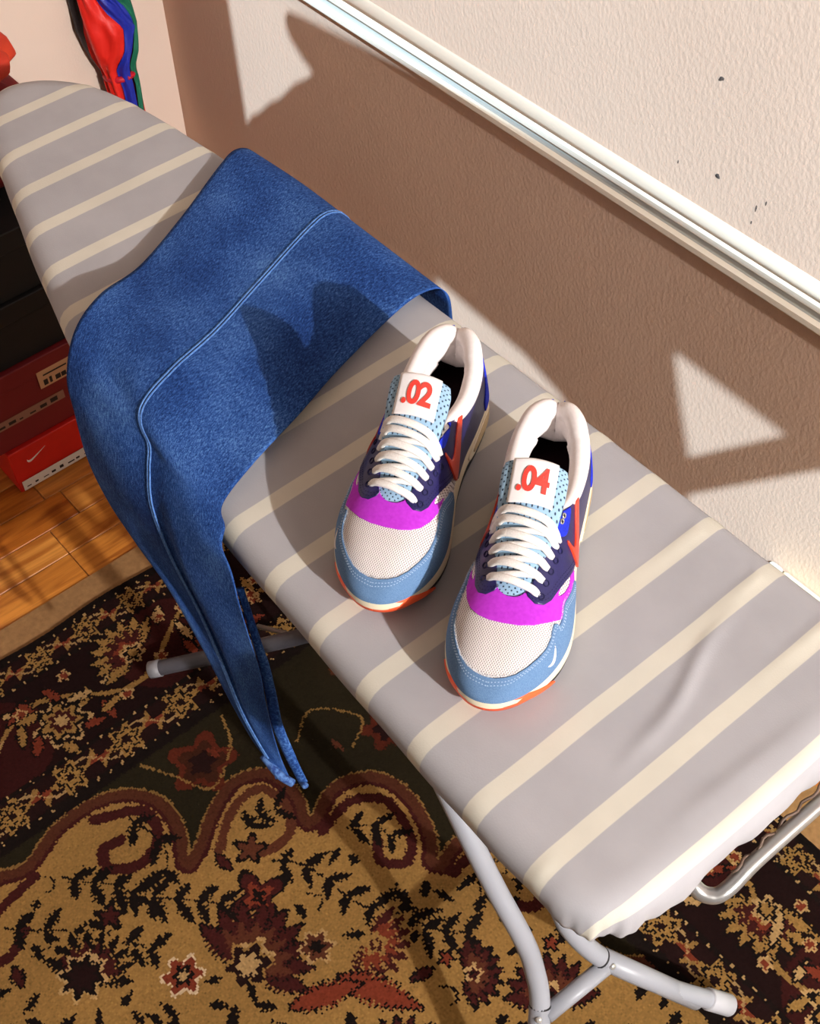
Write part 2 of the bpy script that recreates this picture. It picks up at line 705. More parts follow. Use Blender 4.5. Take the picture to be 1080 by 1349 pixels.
# scrolls hanging in each scallop
stem([(-1.02, .20), (-.985, .262), (-.935, .255), (-.918, .215), (-.94, .178), (-.97, .185), (-.968, .212)], .0085, C_MAR, 140)
stem([(-.862, .31), (-.90, .36), (-.905, .41), (-.86, .425), (-.82, .405), (-.815, .365), (-.83, .345)], .007, C_BRN, 120)
stem([(-.79, .44), (-.80, .50), (-.765, .54), (-.70, .53), (-.675, .50), (-.70, .475), (-.725, .49)], .0075, C_MAR, 120)
stem([(-1.0, .09), (-.985, .02), (-.95, -.03), (-.92, .0), (-.94, .04)], .0075, C_MAR, 100)
stem([(-.62, .54), (-.62, .60), (-.56, .635), (-.51, .60), (-.53, .57)], .0075, C_MAR, 100)
spray([(-.99, .24), (-.955, .25), (-.91, .252), (-.875, .225), (-.862, .19)], 4, .020, .0075, K, K, 1)
spray([(-.865, .36), (-.87, .385), (-.862, .41)], 3, .017, .006, K, K, 1)
spray([(-.975, .12), (-.945, .14), (-.915, .17), (-.88, .185), (-.85, .215), (-.82, .245), (-.79, .27)], 8, .020, .0075, K, K, 1)
spray([(-.96, .02), (-.93, .05), (-.90, .085), (-.86, .10), (-.83, .14), (-.80, .16)], 6, .021, .0075, K, K, 1)
spray([(-.77, .47), (-.75, .50), (-.72, .51)], 3, .018, .006, K, K, 1)
spray([(-.80, .36), (-.77, .385), (-.73, .40), (-.69, .405), (-.65, .42)], 5, .018, .0065, K, K, 1)
spray([(-.66, .47), (-.635, .45), (-.60, .455), (-.57, .47), (-.54, .50)], 6, .020, .007, K, K, 1)
spray([(-.60, .57), (-.57, .55), (-.54, .56)], 3, .018, .006, K, K, 1)
# flowers
rosette(-.77, .312, .034, 4, [(1, K), (.82, C_MAR), (.5, C_RED), (.25, K)], .4, .4)
rosette(-.835, .345, .020, 5, [(1, K), (.7, C_BRN)], .8, .35)
palmette(-.83, .07, 2.2, .065, C_TAN, K, C_MAR, C_LT)
rosette(-.832, .066, .030, 8, [(1, C_LT), (.85, K), (.6, C_DKM)], 0)
palmette(-.70, .245, 1.9, .085, K, C_MAR, C_BRN, C_LT)
rosette(-.70, .245, .030, 6, [(1, C_TAN), (.85, C_DKM), (.5, C_LT)], 0)
palmette(-.62, .39, .4, .058, C_TAN, C_MAR, C_RED, C_TAN)
leaf(-.557, .356, .5, .060, .016, C_RED, K)
leaf(-.60, .30, 1.2, .050, .014, C_RED, K)
rosette(-.66, .33, .022, 6, [(1, C_LT), (.8, C_BRN), (.4, K)], 0)
rosette(-.88, .14, .018, 5, [(1, K), (.6, C_MAR)], 0, .35)
rosette(-.745, .17, .026, 6, [(1, C_WHT), (.85, C_RED), (.5, K), (.25, C_LT)], 0)
for (px, py, s_) in [(-.50, .46, .045), (-.47, .32, .055), (-.40, .52, .06), (-.36, .40, .05), (-.28, .50, .05), (-.60, .16, .06), (-.48, .18, .05),
                     (-.70, .02, .06), (-.55, .0, .05), (-.30, .28, .06), (-.22, .38, .05), (-.20, .56, .05)]:
    palmette(px, py, random.uniform(0, 6.28), s_, K, C_MAR, C_RED if random.random() < .6 else C_BRN, C_LT)
# filler leaves and stems where the ground is still empty
tanlike = lambda px, py: np.abs(img[min(nx - 1, max(0, int((px - RX0) / KN))), min(ny - 1, max(0, int((py - RY0) / KN)))] - C_TAN).sum() < .01
for k in range(2600):
    px, py = random.uniform(-1.0, .1), random.uniform(-.4, .64)
    a_ = random.uniform(0, 6.28)
    if all(tanlike(px + math.cos(b) * .0135, py + math.sin(b) * .0135) for b in np.arange(0, 6.2, .8)) and tanlike(px, py):
        q = random.random()
        if q < .62:
            leaf(px, py, a_, .010 + .009 * random.random(), .0045 + .003 * random.random(), K)
        elif q < .8:
            leaf(px, py, a_, .016, .006, C_MAR, K)
        elif q < .9:
            rosette(px, py, .011, 5, [(1, K), (.6, C_RED)], a_, .3)
        else:
            stem([(px - .015, py - .004), (px, py + .007), (px + .012, py + .002), (px + .014, py - .008)], .0016, K, 20)
# abrash and pile noise
img *= (1 + rng.normal(0, .10, GX.shape))[..., None]
img *= (1 + .08 * np.sin(GX * 23 + 1.3 * np.sin(GY * 7)))[..., None]
img = np.clip(img * .72, 0, 1)

zz = .0085 + rng.normal(0, .00035, (nx + 1, ny + 1))
vx = RX0 + np.arange(nx + 1) * KN
vy = RY0 + np.arange(ny + 1) * KN
VX, VY = np.meshgrid(vx, vy, indexing='ij')
wav = .003 * np.sin(VY * 26) * np.exp(-((VX - RX0) / .03) ** 2)
VXw = VX + wav
co_ = np.stack([VXw, VY, zz], -1).reshape(-1, 3)
idx = np.arange((nx + 1) * (ny + 1)).reshape(nx + 1, ny + 1)
quads = np.stack([idx[:-1, :-1], idx[1:, :-1], idx[1:, 1:], idx[:-1, 1:]], -1).reshape(-1, 4)
me = bpy.data.meshes.new('pile')
me.vertices.add(len(co_))
me.vertices.foreach_set('co', co_.ravel())
me.loops.add(quads.size)
me.loops.foreach_set('vertex_index', quads.ravel().astype(np.int32))
me.polygons.add(len(quads))
me.polygons.foreach_set('loop_start', np.arange(0, quads.size, 4, dtype=np.int32))
me.polygons.foreach_set('loop_total', np.full(len(quads), 4, np.int32))
me.update(calc_edges=True)
at = me.color_attributes.new('weave', 'FLOAT_COLOR', 'CORNER')
cc = np.ones((len(quads), 4, 4), np.float32)
cc[..., :3] = img.reshape(-1, 1, 3)
at.data.foreach_set('color', cc.ravel())
rm = bpy.data.materials.new('rug_wool')
rm.use_nodes = True
t = NT(rm)
ca = t.new('ShaderNodeVertexColor', layer_name='weave')
t.link(ca.outputs['Color'], t.b.inputs['Base Color'])
t.b.inputs['Roughness'].default_value = .95
t.b.inputs['Specular IOR Level'].default_value = .05
me.materials.append(rm)
rug = empty('patterned_rug', (0, 0, 0))
tag(rug, 'dark floral patterned wool rug lying under the ironing board', 'rug')
pile = bpy.data.objects.new('pile', me)
COL.objects.link(pile)
pile.parent = rug
box('backing', (RX0 + .004, RY0, .003), (RX1, RY1 - .002, .0075), mat('rug_backing', lin(60, 40, 28), .9), rug)
pad = box('rug_underlay', (RX0 - .055, RY0, 0), (RX1, RY1 + .075, .003), mat('underlay_felt', lin(150, 112, 70), .95, noise=(120, lin(122, 88, 52), .3)))
tag(pad, 'thin tan underlay showing as a strip along the rug edge', 'underlay')


# ------------------------------------------------------------------ shoe boxes by the left wall
def shoe_box(name, lo, hi, body, lid, label, lab=None, swoosh=False, lidh=.028):
    e = empty(name, ((lo[0] + hi[0]) / 2, (lo[1] + hi[1]) / 2, lo[2]))
    c = Vector(e.location)
    l2, h2 = Vector(lo) - c, Vector(hi) - c
    box('body', (l2.x + .002, l2.y + .002, l2.z), (h2.x - .002, h2.y - .002, h2.z - lidh + .004), body, e, .0015, 1)
    box('lid', (l2.x, l2.y, h2.z - lidh), (h2.x, h2.y, h2.z), lid, e, .0015, 1)
    tag(e, label, 'box')
    return e, l2, h2


M['box_red'] = mat('box_red', lin(216, 34, 22), .45, noise=(30, lin(200, 28, 20), .3))
M['box_dark'] = mat('box_maroon', lin(120, 26, 32), .5)
M['box_black'] = mat('box_black', lin(20, 18, 20), .6)
M['label_w'] = mat('label_white', lin(232, 226, 216), .5)
M['label_k'] = mat('label_print', lin(40, 32, 30), .6)
M['swoosh_w'] = mat('swoosh_white', lin(236, 230, 224), .5)

SWOOSH = catmull([(-.50, .10), (-.53, -.04), (-.49, -.15), (-.40, -.195), (-.28, -.185), (-.10, -.125), (.20, .005), (.56, .16), (.78, .255),
                  (.50, .165), (.15, .055), (-.12, -.022), (-.30, -.055), (-.42, -.035), (-.475, .02)], 64, True)


def flat_shape(name, P2, frame, th, material, parent):
    """extruded polygon: frame = (origin, ex, ey) ; raised along ex x ey"""
    o, ex, ey = [Vector(v) for v in frame]
    nz = ex.cross(ey).normalized()
    bm = bmesh.new()
    vs_ = [bm.verts.new(o + ex * p[0] + ey * p[1] + nz * th) for p in P2]
    lo_ = [bm.verts.new(o + ex * p[0] + ey * p[1]) for p in P2]
    n = len(vs_)
    f = bm.faces.new(vs_)
    for i in range(n):
        bm.faces.new((vs_[i], vs_[(i + 1) % n], lo_[(i + 1) % n], lo_[i]))
    bmesh.ops.triangulate(bm, faces=[f])
    bmesh.ops.recalc_face_normals(bm, faces=bm.faces)
    me = bpy.data.meshes.new(name)
    bm.to_mesh(me)
    bm.free()
    me.materials.append(material)
    ob = bpy.data.objects.new(name, me)
    COL.objects.link(ob)
    ob.parent = parent
    return ob


BX = -1.645
e, l2, h2 = shoe_box('shoe_box', (BX - .33, .435, .0), (BX, .655, .098), M['box_red'], M['box_red'],
                     'bright red shoe box on the wood floor, lowest of its stack', lidh=.07)
flat_shape('swoosh', SWOOSH * .030, ((h2.x, l2.y + .045, .068), (0, 1.0, .1), (0, -.1, 1.0)), .0006, M['swoosh_w'], e)
lb = box('size_label', (h2.x, l2.y + .008, .004), (h2.x + .0008, l2.y + .165, .026), M['label_w'], e)
for k in range(9):
    w_ = random.uniform(.006, .014)
    box('print', (h2.x + .0008, l2.y + .014 + k * .0165, .010), (h2.x + .0011, l2.y + .014 + k * .0165 + w_, .0115 + .008 * random.random() ** 2), M['label_k'], lb)
e, l2, h2 = shoe_box('shoe_box', (BX - .345, .33, .099), (BX - .006, .67, .180), M['box_dark'], M['box_dark'],
                     'dark maroon shoe box with a long label strip, directly on the bright red box', lidh=.03)
lb = box('size_label', (h2.x, l2.y + .02, .052), (h2.x + .0008, l2.y + .235, .070), mat('label_dim', lin(150, 110, 92), .6), e)
for k in range(10):
    box('print', (h2.x + .0008, l2.y + .028 + k * .02, .056), (h2.x + .0011, l2.y + .034 + k * .02 + .012 * random.random(), .058 + .008 * random.random()), M['label_k'], lb)
e, l2, h2 = shoe_box('shoe_box', (BX - .34, .33, .181), (BX + .004, .68, .266), M['box_dark'], M['box_dark'],
                     'dark maroon shoe box with a square tan label, under the black boxes', lidh=.034)
lb = box('size_label', (h2.x, l2.y + .196, .022), (h2.x + .0008, l2.y + .262, .058), mat('label_tan', lin(206, 160, 122), .6), e)
for k in range(5):
    box('print', (h2.x + .0008, l2.y + .204 + k * .011, .026), (h2.x + .0011, l2.y + .208 + k * .011 + .006 * random.random(), .030 + .010 * random.random()), M['label_k'], lb)
box('print', (h2.x + .0008, l2.y + .206, .046), (h2.x + .0011, l2.y + .250, .049), M['label_k'], lb)
shoe_box('shoe_box', (BX - .34, .34, .267), (BX - .004, .68, .385), M['box_black'], M['box_black'], 'black shoe box right above the maroon boxes', lidh=.036)
shoe_box('shoe_box', (BX - .35, .33, .386), (BX - .01, .67, .505), M['box_black'], M['box_black'], 'black shoe box at the top of the stack', lidh=.036)
# folded red garment on top of the stack
V, Fc = [], []
nu, nv = 40, 20
M['cloth_red'] = mat('red_cloth', lin(128, 16, 22), .75, noise=(9, lin(90, 8, 18), .22), bump=(40, .4, .006))
for i in range(nu):
    a = 2 * math.pi * i / nu
    for j in range(nv):
        b = math.pi * (j / (nv - 1) - .5)
        ca, sa, cb, sb = math.cos(a), math.sin(a), math.cos(b), math.sin(b)
        f_ = lambda v, p: math.copysign(abs(v) ** p, v)
        rr = 1 + .05 * math.sin(5 * a + 2 * b) + .03 * math.sin(11 * a)
        V.append((-.15 * f_(ca, .45) * f_(cb, .5) * rr, .16 * f_(sa, .45) * f_(cb, .5) * rr, .075 + .075 * f_(sb, .6) * (1 + .10 * math.sin(3 * a))))
for i in range(nu):
    for j in range(nv - 1):
        a_, b_ = i * nv + j, ((i + 1) % nu) * nv + j
        Fc.append((a_, b_, b_ + 1, a_ + 1))
g_ = empty('folded_garment', (-1.86, .535, .506))
g_.location.z = .516
tag(g_, 'folded dark red garment with an orange top fold, on the box stack', 'clothing')
mesh('fold', [(v[0], v[1], v[2] * 1.1) for v in V], Fc, M['cloth_red'], g_)
V2 = [(v[0] * .97, v[1] * .97, .163 + (v[2]) * .36) for v in V]
mesh('top_fold', V2, Fc, mat('orange_cloth', lin(196, 56, 22), .75, noise=(9, lin(150, 26, 18), .25), bump=(40, .4, .006)), g_)

# ------------------------------------------------------------------ folded umbrella in the corner
um = empty('folded_umbrella', (WX + .075, .985, 0.0))
um.rotation_euler = (math.radians(0), math.radians(-5), 0)
tag(um, 'folded red, blue and green umbrella leaning in the corner', 'umbrella')
cols_u = [('panel_red', lin(214, 34, 24)), ('panel_blue', lin(24, 40, 150)), ('panel_green', lin(14, 96, 70)), ('panel_black', lin(22, 16, 20)),
          ('panel_crimson', lin(180, 20, 40))]
um_m = [mat('umbrella_' + n_, c_, .5, spec=.4, bump=(25, .5, .006)) for n_, c_ in cols_u]


def um_r(z, a):
    prof = np.interp(z, [.10, .30, .40, .415, .45, .50, .56, .62, .75, .86], [.010, .020, .026, .025, .038, .046, .044, .042, .040, .018])
    return prof * (1 + .10 * math.sin(7 * a + 5 * z) + .04 * math.sin(13 * a))


D_ = math.radians
# panel borders (angle against height), black, red, blue, green, then the back ones
zk = [.10, .38, .42, .46, .50, .54, .60, .86]
bords = [[-150, -150, -150, -150, -150, -150, -150, -150],
         [-105, -105, -103, -100, -96, -92, -80, -70],
         [-70, -25, -35, 0, 12, -20, -62, -50],
         [0, 35, 28, 34, 42, 28, -25, -20],
         [25, 62, 52, 60, 70, 62, 20, 10],
         [60, 80, 80, 85, 95, 90, 62, 50],
         [130, 130, 130, 130, 130, 130, 130, 130], [210, 210, 210, 210, 210, 210, 210, 210]]
order = [3, 0, 1, 2, 0, 4, 1]
for p in range(len(order)):
    V, Fc = [], []
    na, nz_ = 13, 60
    for i in range(na):
        for j in range(nz_):
            z_ = .10 + .76 * j / (nz_ - 1)
            f_ = i / (na - 1)
            a = D_(np.interp(z_, zk, bords[p]) * (1 - f_) + np.interp(z_, zk, bords[p + 1]) * f_)
            rr = um_r(z_, a) + .005 * math.sin(math.pi * f_) + .003 * math.sin(5 * math.pi * f_ + 6 * z_)
            V.append((rr * math.cos(a), rr * math.sin(a), z_))
    for i in range(na - 1):
        for j in range(nz_ - 1):
            a_ = i * nz_ + j
            Fc.append((a_, a_ + nz_, a_ + nz_ + 1, a_ + 1))
    mesh('canopy_panel', V, Fc, um_m[order[p]], um)
tube('tie_strap', [(.026 * math.cos(a), .026 * math.sin(a), .404) for a in np.linspace(0, 2 * math.pi, 24)], .006, um_m[4], um, 8)
tube('shaft', [(0, 0, .03), (0, 0, .92)], .005, mat('umbrella_shaft', lin(60, 56, 54), .4, metal=.6), um)
tube('tip', [(0, 0, .0), (0, 0, .04), (0, 0, .10)], [.004, .006, .009], M['box_black'], um)
tube('handle', [(0, 0, .90), (0, 0, 1.0), (0, .01, 1.03), (0, .03, 1.045), (0, .05, 1.03), (0, .055, 1.0)], .011, mat('umbrella_handle', lin(92, 54, 26), .4), um, smooth_n=24)

# ------------------------------------------------------------------ ironing board
BZ = .80
board = empty('ironing_board', (-.70, .53, 0))
tag(board, 'long ironing board with a grey and cream striped cover on tubular legs', 'ironing board')
OFF = Vector((-.70, .53, 0))


def to_board(V):
    return [(v[0] - OFF.x, v[1] - OFF.y, v[2]) for v in V]


def bmesh_(name, V, Fc, material, parent=board, smooth=True):
    return mesh(name, to_board(V), Fc, material, parent, smooth)


# striped cotton
sm = bpy.data.materials.new('striped_cotton')
sm.use_nodes = True
t = NT(sm)
t.b.inputs['Roughness'].default_value = .85
t.b.inputs['Specular IOR Level'].default_value = .15
uv = t.new('ShaderNodeAttribute', attribute_name='print_pos')
sep = t.new('ShaderNodeSeparateXYZ')
t.link(uv.outputs['Vector'], sep.inputs['Vector'])
tc = t.new('ShaderNodeTexCoord')
wob = t.new('ShaderNodeTexNoise')
wob.inputs['Scale'].default_value = 7
t.link(tc.outputs['Object'], wob.inputs['Vector'])
wm = t.new('ShaderNodeMath', operation='MULTIPLY_ADD')
t.link(wob.outputs['Fac'], wm.inputs[0])
wm.inputs[1].default_value = .004
t.link(sep.outputs['X'], wm.inputs[2])
md = t.new('ShaderNodeMath', operation='ADD')
t.link(wm.outputs[0], md.inputs[0])
md.inputs[1].default_value = .303 + .0735 * 40 + .0735 / 2 - .002
dv = t.new('ShaderNodeMath', operation='DIVIDE')
t.link(md.outputs[0], dv.inputs[0])
dv.inputs[1].default_value = .0735
fr = t.new('ShaderNodeMath', operation='FRACT')
t.link(dv.outputs[0], fr.inputs[0])
sb = t.new('ShaderNodeMath', operation='SUBTRACT')
t.link(fr.outputs[0], sb.inputs[0])
sb.inputs[1].default_value = .5
ab = t.new('ShaderNodeMath', operation='ABSOLUTE')
t.link(sb.outputs[0], ab.inputs[0])
rp = t.new('ShaderNodeValToRGB')
rp.color_ramp.elements[0].position = .118
rp.color_ramp.elements[1].position = .130
rp.color_ramp.elements[0].color = lin(207, 202, 189)
rp.color_ramp.elements[1].color = lin(168, 166, 170)
t.link(ab.outputs[0], rp.inputs['Fac'])
weave = t.new('ShaderNodeTexNoise')
weave.inputs['Scale'].default_value = 18
weave.inputs['Detail'].default_value = 6
t.link(tc.outputs['Object'], weave.inputs['Vector'])
mr = t.new('ShaderNodeMapRange')
mr.inputs['From Min'].default_value = .3
mr.inputs['From Max'].default_value = .7
mr.inputs['To Min'].default_value = .93
mr.inputs['To Max'].default_value = 1.03
t.link(weave.outputs['Fac'], mr.inputs['Value'])
hs = t.new('ShaderNodeHueSaturation')
t.link(rp.outputs['Color'], hs.inputs['Color'])
t.link(mr.outputs['Result'], hs.inputs['Value'])
t.link(hs.outputs['Color'], t.b.inputs['Base Color'])
b1 = t.new('ShaderNodeTexNoise')
b1.inputs['Scale'].default_value = 600
t.link(tc.outputs['Object'], b1.inputs['Vector'])
bp = t.new('ShaderNodeBump')
bp.inputs['Strength'].default_value = .15
bp.inputs['Distance'].default_value = .001
t.link(b1.outputs['Fac'], bp.inputs['Height'])
t.link(bp.outputs['Normal'], t.b.inputs['Normal'])

outl = catmull([(-.262, .728), (-.40, .730), (-.60, .730), (-.85, .728), (-1.05, .722), (-1.22, .710), (-1.38, .694), (-1.47, .674), (-1.525, .640), (-1.552, .600),
                (-1.550, .560), (-1.515, .525), (-1.45, .500), (-1.375, .478), (-1.22, .430), (-1.05, .387), (-.90, .372), (-.743, .364), (-.55, .353), (-.40, .346),
                (-.310, .345), (-.268, .350), (-.240, .372), (-.228, .42), (-.222, .53), (-.224, .64), (-.236, .708)], 420, True)
# arrange as ladder: the outline is split into the -y and +y chains at equal x so the top can carry real wrinkles
cen = np.array([-.85, .54])
tan_ = np.roll(outl, -1, 0) - np.roll(outl, 1, 0)
tan_ /= np.linalg.norm(tan_, axis=1)[:, None]
nor_ = np.stack([tan_[:, 1], -tan_[:, 0]], 1)
if ((outl - cen) * nor_).sum() < 0:
    nor_ = -nor_
NO = len(outl)
rings = [(-.000, .0, -1), (-.0255, 0, 0), (-.016, -.0012, 0), (-.008, -.0045, 0), (-.002, -.011, 0), (.000, -.019, 0), (-.0005, -.028, 0), (-.004, -.036, 0), (-.012, -.040, 0), (-.035, -.041, 0)]
V, PR, Fc = [], [], []


def end_w(p):      # weight of the near end where the cover hangs lower and is gathered
    return max(0.0, min(1.0, (p[0] + .30) / .06))


def wrinkle(x_, y_):
    z_ = .0012 * math.sin(9 * x_ + 4 * y_) * math.sin(7 * y_ - 3)
    # a long drag line across the near part
    dl = x_ - (-.329 - .25 * (y_ - .495) + .004 * math.sin(40 * (y_ - .5)))
    if .46 < y_ < .68:
        z_ += .0030 * math.exp(-(dl / .0065) ** 2) * math.sin(math.pi * (y_ - .46) / .22)
    dl = x_ - (-.262 + .05 * (y_ - .45))
    if .44 < y_ < .64:
        z_ += .0016 * math.exp(-(dl / .007) ** 2) * math.sin(math.pi * (y_ - .44) / .20)
    # cloth pulled into small ridges along the stripes towards the wall side
    ph_ = (x_ + .303) / .0735
    z_ += .0022 * math.exp(-(((ph_ - round(ph_)) * .0735 + .004) / .0055) ** 2) * max(0, min(1, (y_ - .60) / .10)) * max(0, min(1, (x_ + .50) / .06))
    return z_


# top sheet : grid rows across at constant fraction between the two chains
for ri, (off, dz, _) in enumerate(rings):
    if ri == 0:
        continue
    for k in range(NO):
        p = outl[k] + nor_[k] * off
        e_ = end_w(outl[k])
        z_ = BZ + dz
        ext = 0.0
        if ri >= 5 and e_ > 0:
            sarc = k * .0080
            gath = math.sin(sarc * 150) * .0010 + math.sin(sarc * 61 + 1) * .0022 + math.sin(sarc * 27) * .002
            z_ -= e_ * (ri - 4) * .0075
            p = p + nor_[k] * e_ * (gath * (ri - 4) * .35)
        elif ri >= 5:
            p = p + nor_[k] * math.sin(k * .5) * .0004
        # puckers where the stripes turn over the edge
        ph = ((p[0] + .303) / .0735)
        if ri in (2, 3, 4, 5):
            z_ += .0012 * math.exp(-(((ph - round(ph)) * .0735) / .006) ** 2)
        if ri == 1:
            z_ += wrinkle(p[0], p[1])
        V.append((p[0], p[1], z_))
        # print follows the cloth: round the end the stripe count goes on down the skirt
        down = max(0, BZ - z_)
        PR.append((p[0] + down * nor_[k][0] * e_ + (0), p[1], 0))
nr = len(rings) - 1
for ri in range(nr - 1):
    for k in range(NO):
        a_, b_ = ri * NO + k, ri * NO + (k + 1) % NO
        Fc.append((a_, b_, b_ + NO, a_ + NO))
# fill of the top by a fine grid clipped inside the first ring
ring = np.array([(v[0], v[1]) for v in V[:NO]])
xs = np.arange(-1.52, -.25, .0055)
ys = np.arange(.37, .72, .0055)
XX, YY = np.meshgrid(xs, ys, indexing='ij')
ins = poly_sdf(XX, YY, ring) < -.004
ids = list(range(NO))
for i, j in zip(*np.nonzero(ins)):
    ids.append(len(V))
    V.append((XX[i, j], YY[i, j], BZ + wrinkle(XX[i, j], YY[i, j])))
    PR.append((XX[i, j], YY[i, j], 0))
from mathutils.geometry import delaunay_2d_cdt
ov, oe, of, ovi, oei, ofi = delaunay_2d_cdt([Vector((V[k][0], V[k][1])) for k in ids], [(k, (k + 1) % NO) for k in range(NO)], [], 1, 1e-6)
omap = []
for k, q in enumerate(ov):
    if ovi[k]:
        omap.append(ids[ovi[k][0]])
    else:
        omap.append(len(V))
        V.append((q.x, q.y, BZ + wrinkle(q.x, q.y)))
        PR.append((q.x, q.y, 0))
for f in of:
    Fc.append(tuple(omap[k] for k in f))
cover = bmesh_('cover', V, Fc, sm)
pa = cover.data.attributes.new('print_pos', 'FLOAT_VECTOR', 'POINT')
pa.data.foreach_set('vector', np.array(PR, np.float32).ravel())

M['steel'] = mat('grey_lacquered_tube', lin(150, 152, 160), .42, spec=.5)
M['steel_shaded'] = mat('grey_tube_shaded', lin(66, 64, 70), .5, spec=.4)  # tube grey darkened for the far legs, shade under the board painted in
M['chrome'] = mat('bare_steel_wire', lin(168, 166, 164), .3, metal=.7)
M['cap'] = mat('grey_plastic_cap', lin(176, 176, 182), .45)
M['rivet'] = mat('rivet', lin(214, 212, 208), .3, metal=.6)
# metal top under the padding
Vt = [(p[0] - n_[0] * .03, p[1] - n_[1] * .03, z_) for z_ in (.782, .764) for p, n_ in zip(outl, nor_)]
Ft = [(k, (k + 1) % NO, (k + 1) % NO + NO, k + NO) for k in range(NO)] + [tuple(range(NO)), tuple(range(2 * NO - 1, NO - 1, -1))]
bmesh_('metal_top', Vt, Ft, M['steel_shaded'], smooth=False)


def btube(name, path, r, material, n=14, sn=0, parent=board, **kw):
    P = np.asarray(path, float)
    if sn:
        P = catmull(P, sn)
    V, Fc = sweep(P, r, n=n, **kw)
    return bmesh_(name, V, Fc, material, parent)


# near pair of legs (their tops run under the board towards its nose)
lg1 = [(-.247, .335, .034), (-.31, .398, .105), (-.362, .450, .195), (-.388, .462, .245), (-.408, .460, .300), (-.449, .453, .375), (-.495, .450, .450), (-.60, .455, .580), (-.77, .47, .757)]
lg2 = [(-.249, .678, .034), (-.30, .610, .110), (-.352, .545, .205), (-.385, .518, .270), (-.408, .512, .320), (-.449, .512, .385), (-.495, .512, .455), (-.60, .512, .580), (-.77, .512, .757)]
for lg, cl, ft in ((lg1, (-.358, .446, .187), 0), (lg2, (-.350, .548, .201), 1)):
    L_ = btube('leg', lg, .0122, M['steel'], 18, 70)
    a_, b_ = np.array(lg[1]), np.array(lg[2])
    u_ = (b_ - a_) / np.linalg.norm(b_ - a_)
    c_ = np.array(cl)
    btube('sleeve', [c_ - u_ * .19, c_ - u_ * .1, c_ + u_ * .012], .0132, M['steel'], 18)
    foot = np.array(lg[0])
    v_ = (np.array(lg[1]) - foot) / np.linalg.norm(np.array(lg[1]) - foot)
    o_ = btube('foot_cap', [foot - v_ * .012, foot - v_ * .010, foot + v_ * .030, foot + v_ * .032], [.010, .0146, .0146, .0138], M['cap'], 18)
    btube('joint_ring', [c_ + u_ * .0118, c_ + u_ * .0145], .0131, M['box_black'], 18)
    # rivet facing the viewer
    rd = np.array([.35, -.45, .8])
    rd = rd - u_ * (rd @ u_)
    rd /= np.linalg.norm(rd)
    q_ = c_ + u_ * .002 + rd * .0128
    btube('rivet', [q_, q_ + rd * .0025, q_ + rd * .0032], [.0042, .0038, .001], M['rivet'], 10, up=(u_[0], u_[1], u_[2]))
ca_, cb_ = np.array([-.353, .452, .188]), np.array([-.346, .541, .200])
btube('cross_bar', [ca_, cb_], .0105, M['steel'], 12, power=.7)
# far pair of legs
fg1 = [(-1.165, .405, .031), (-1.10, .485, .064), (-1.03, .565, .105), (-.97, .586, .17), (-.88, .580, .27), (-.70, .560, .44), (-.50, .555, .62), (-.34, .55, .757)]
fg2 = [(-1.165, .705, .031), (-1.10, .66, .055), (-1.03, .62, .105), (-.97, .610, .17), (-.88, .608, .27), (-.70, .606, .44), (-.50, .605, .62), (-.34, .60, .757)]
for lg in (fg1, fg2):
    btube('leg', lg, .0122, M['steel_shaded'], 16, 60)
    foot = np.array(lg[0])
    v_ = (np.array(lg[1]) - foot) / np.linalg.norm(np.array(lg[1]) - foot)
    btube('foot_cap', [foot - v_ * .010, foot - v_ * .008, foot + v_ * .010], [.010, .0138, .0138], mat('shaded_cap', lin(120, 118, 122), .5), 16)  # far caps: shade under the board put into a darker grey
btube('stay_wire', [(-1.13, .575, .024), (-1.06, .60, .05), (-.80, .60, .30)], .004, M['chrome'], 8)
# iron rest: bent tube with a wavy strip along it
rest = empty('iron_rest', (0, 0, 0))
rest.parent = board
rp_ = [(-.30, .48, .752), (-.262, .475, .735), (-.236, .476, .706), (-.222, .484, .700), (-.217, .498, .704), (-.217, .53, .712), (-.214, .60, .722), (-.210, .68, .733), (-.207, .72, .74), (-.225, .735, .742), (-.27, .735, .748)]
btube('rest_tube', rp_, .0072, M['chrome'], 12, 90, parent=rest)
wv = [(-.2225 + .002 * math.sin(k * 1.3), .505 + .2 * k / 40, .7145 + .026 * k / 40 + .0028 * math.sin(k * .95)) for k in range(41)]
btube('wavy_strip', wv, .0015, mat('strap_brown', lin(96, 76, 64), .6), 6, parent=rest, up=(1, 0, 0))


# ------------------------------------------------------------------ jeans leg draped over the board
def surf(ctrl, nu_, nv_):
    """Catmull-Rom surface through control rows"""
    C = np.asarray(ctrl, float)
    A = np.array([catmull(row, nu_) for row in C])
    B = np.stack([catmull(A[:, k], nv_) for k in range(nu_)], 1)
    return B


def row(A, Bp, bulge, mid=None):
    """7 points from A to B with bulge vector"""
    A, Bp, bulge = np.array(A), np.array(Bp), np.array(bulge)
    out = []
    for k in range(7):
        f_ = k / 6
        out.append(A * (1 - f_) + Bp * f_ + bulge * math.sin(math.pi * f_))
    return out


def row3(A, Sm, Bp):
    A, Sm, Bp = np.array(A), np.array(Sm), np.array(Bp)
    o_ = .02 * np.linalg.norm(Bp - A)
    out = list(catmull([A, A * .5 + Sm * .5 + np.array([0, -.8 * o_, 0]), Sm, Sm * .5 + Bp * .5 + np.array([0, -o_, 0]), Bp], 7))
    return out


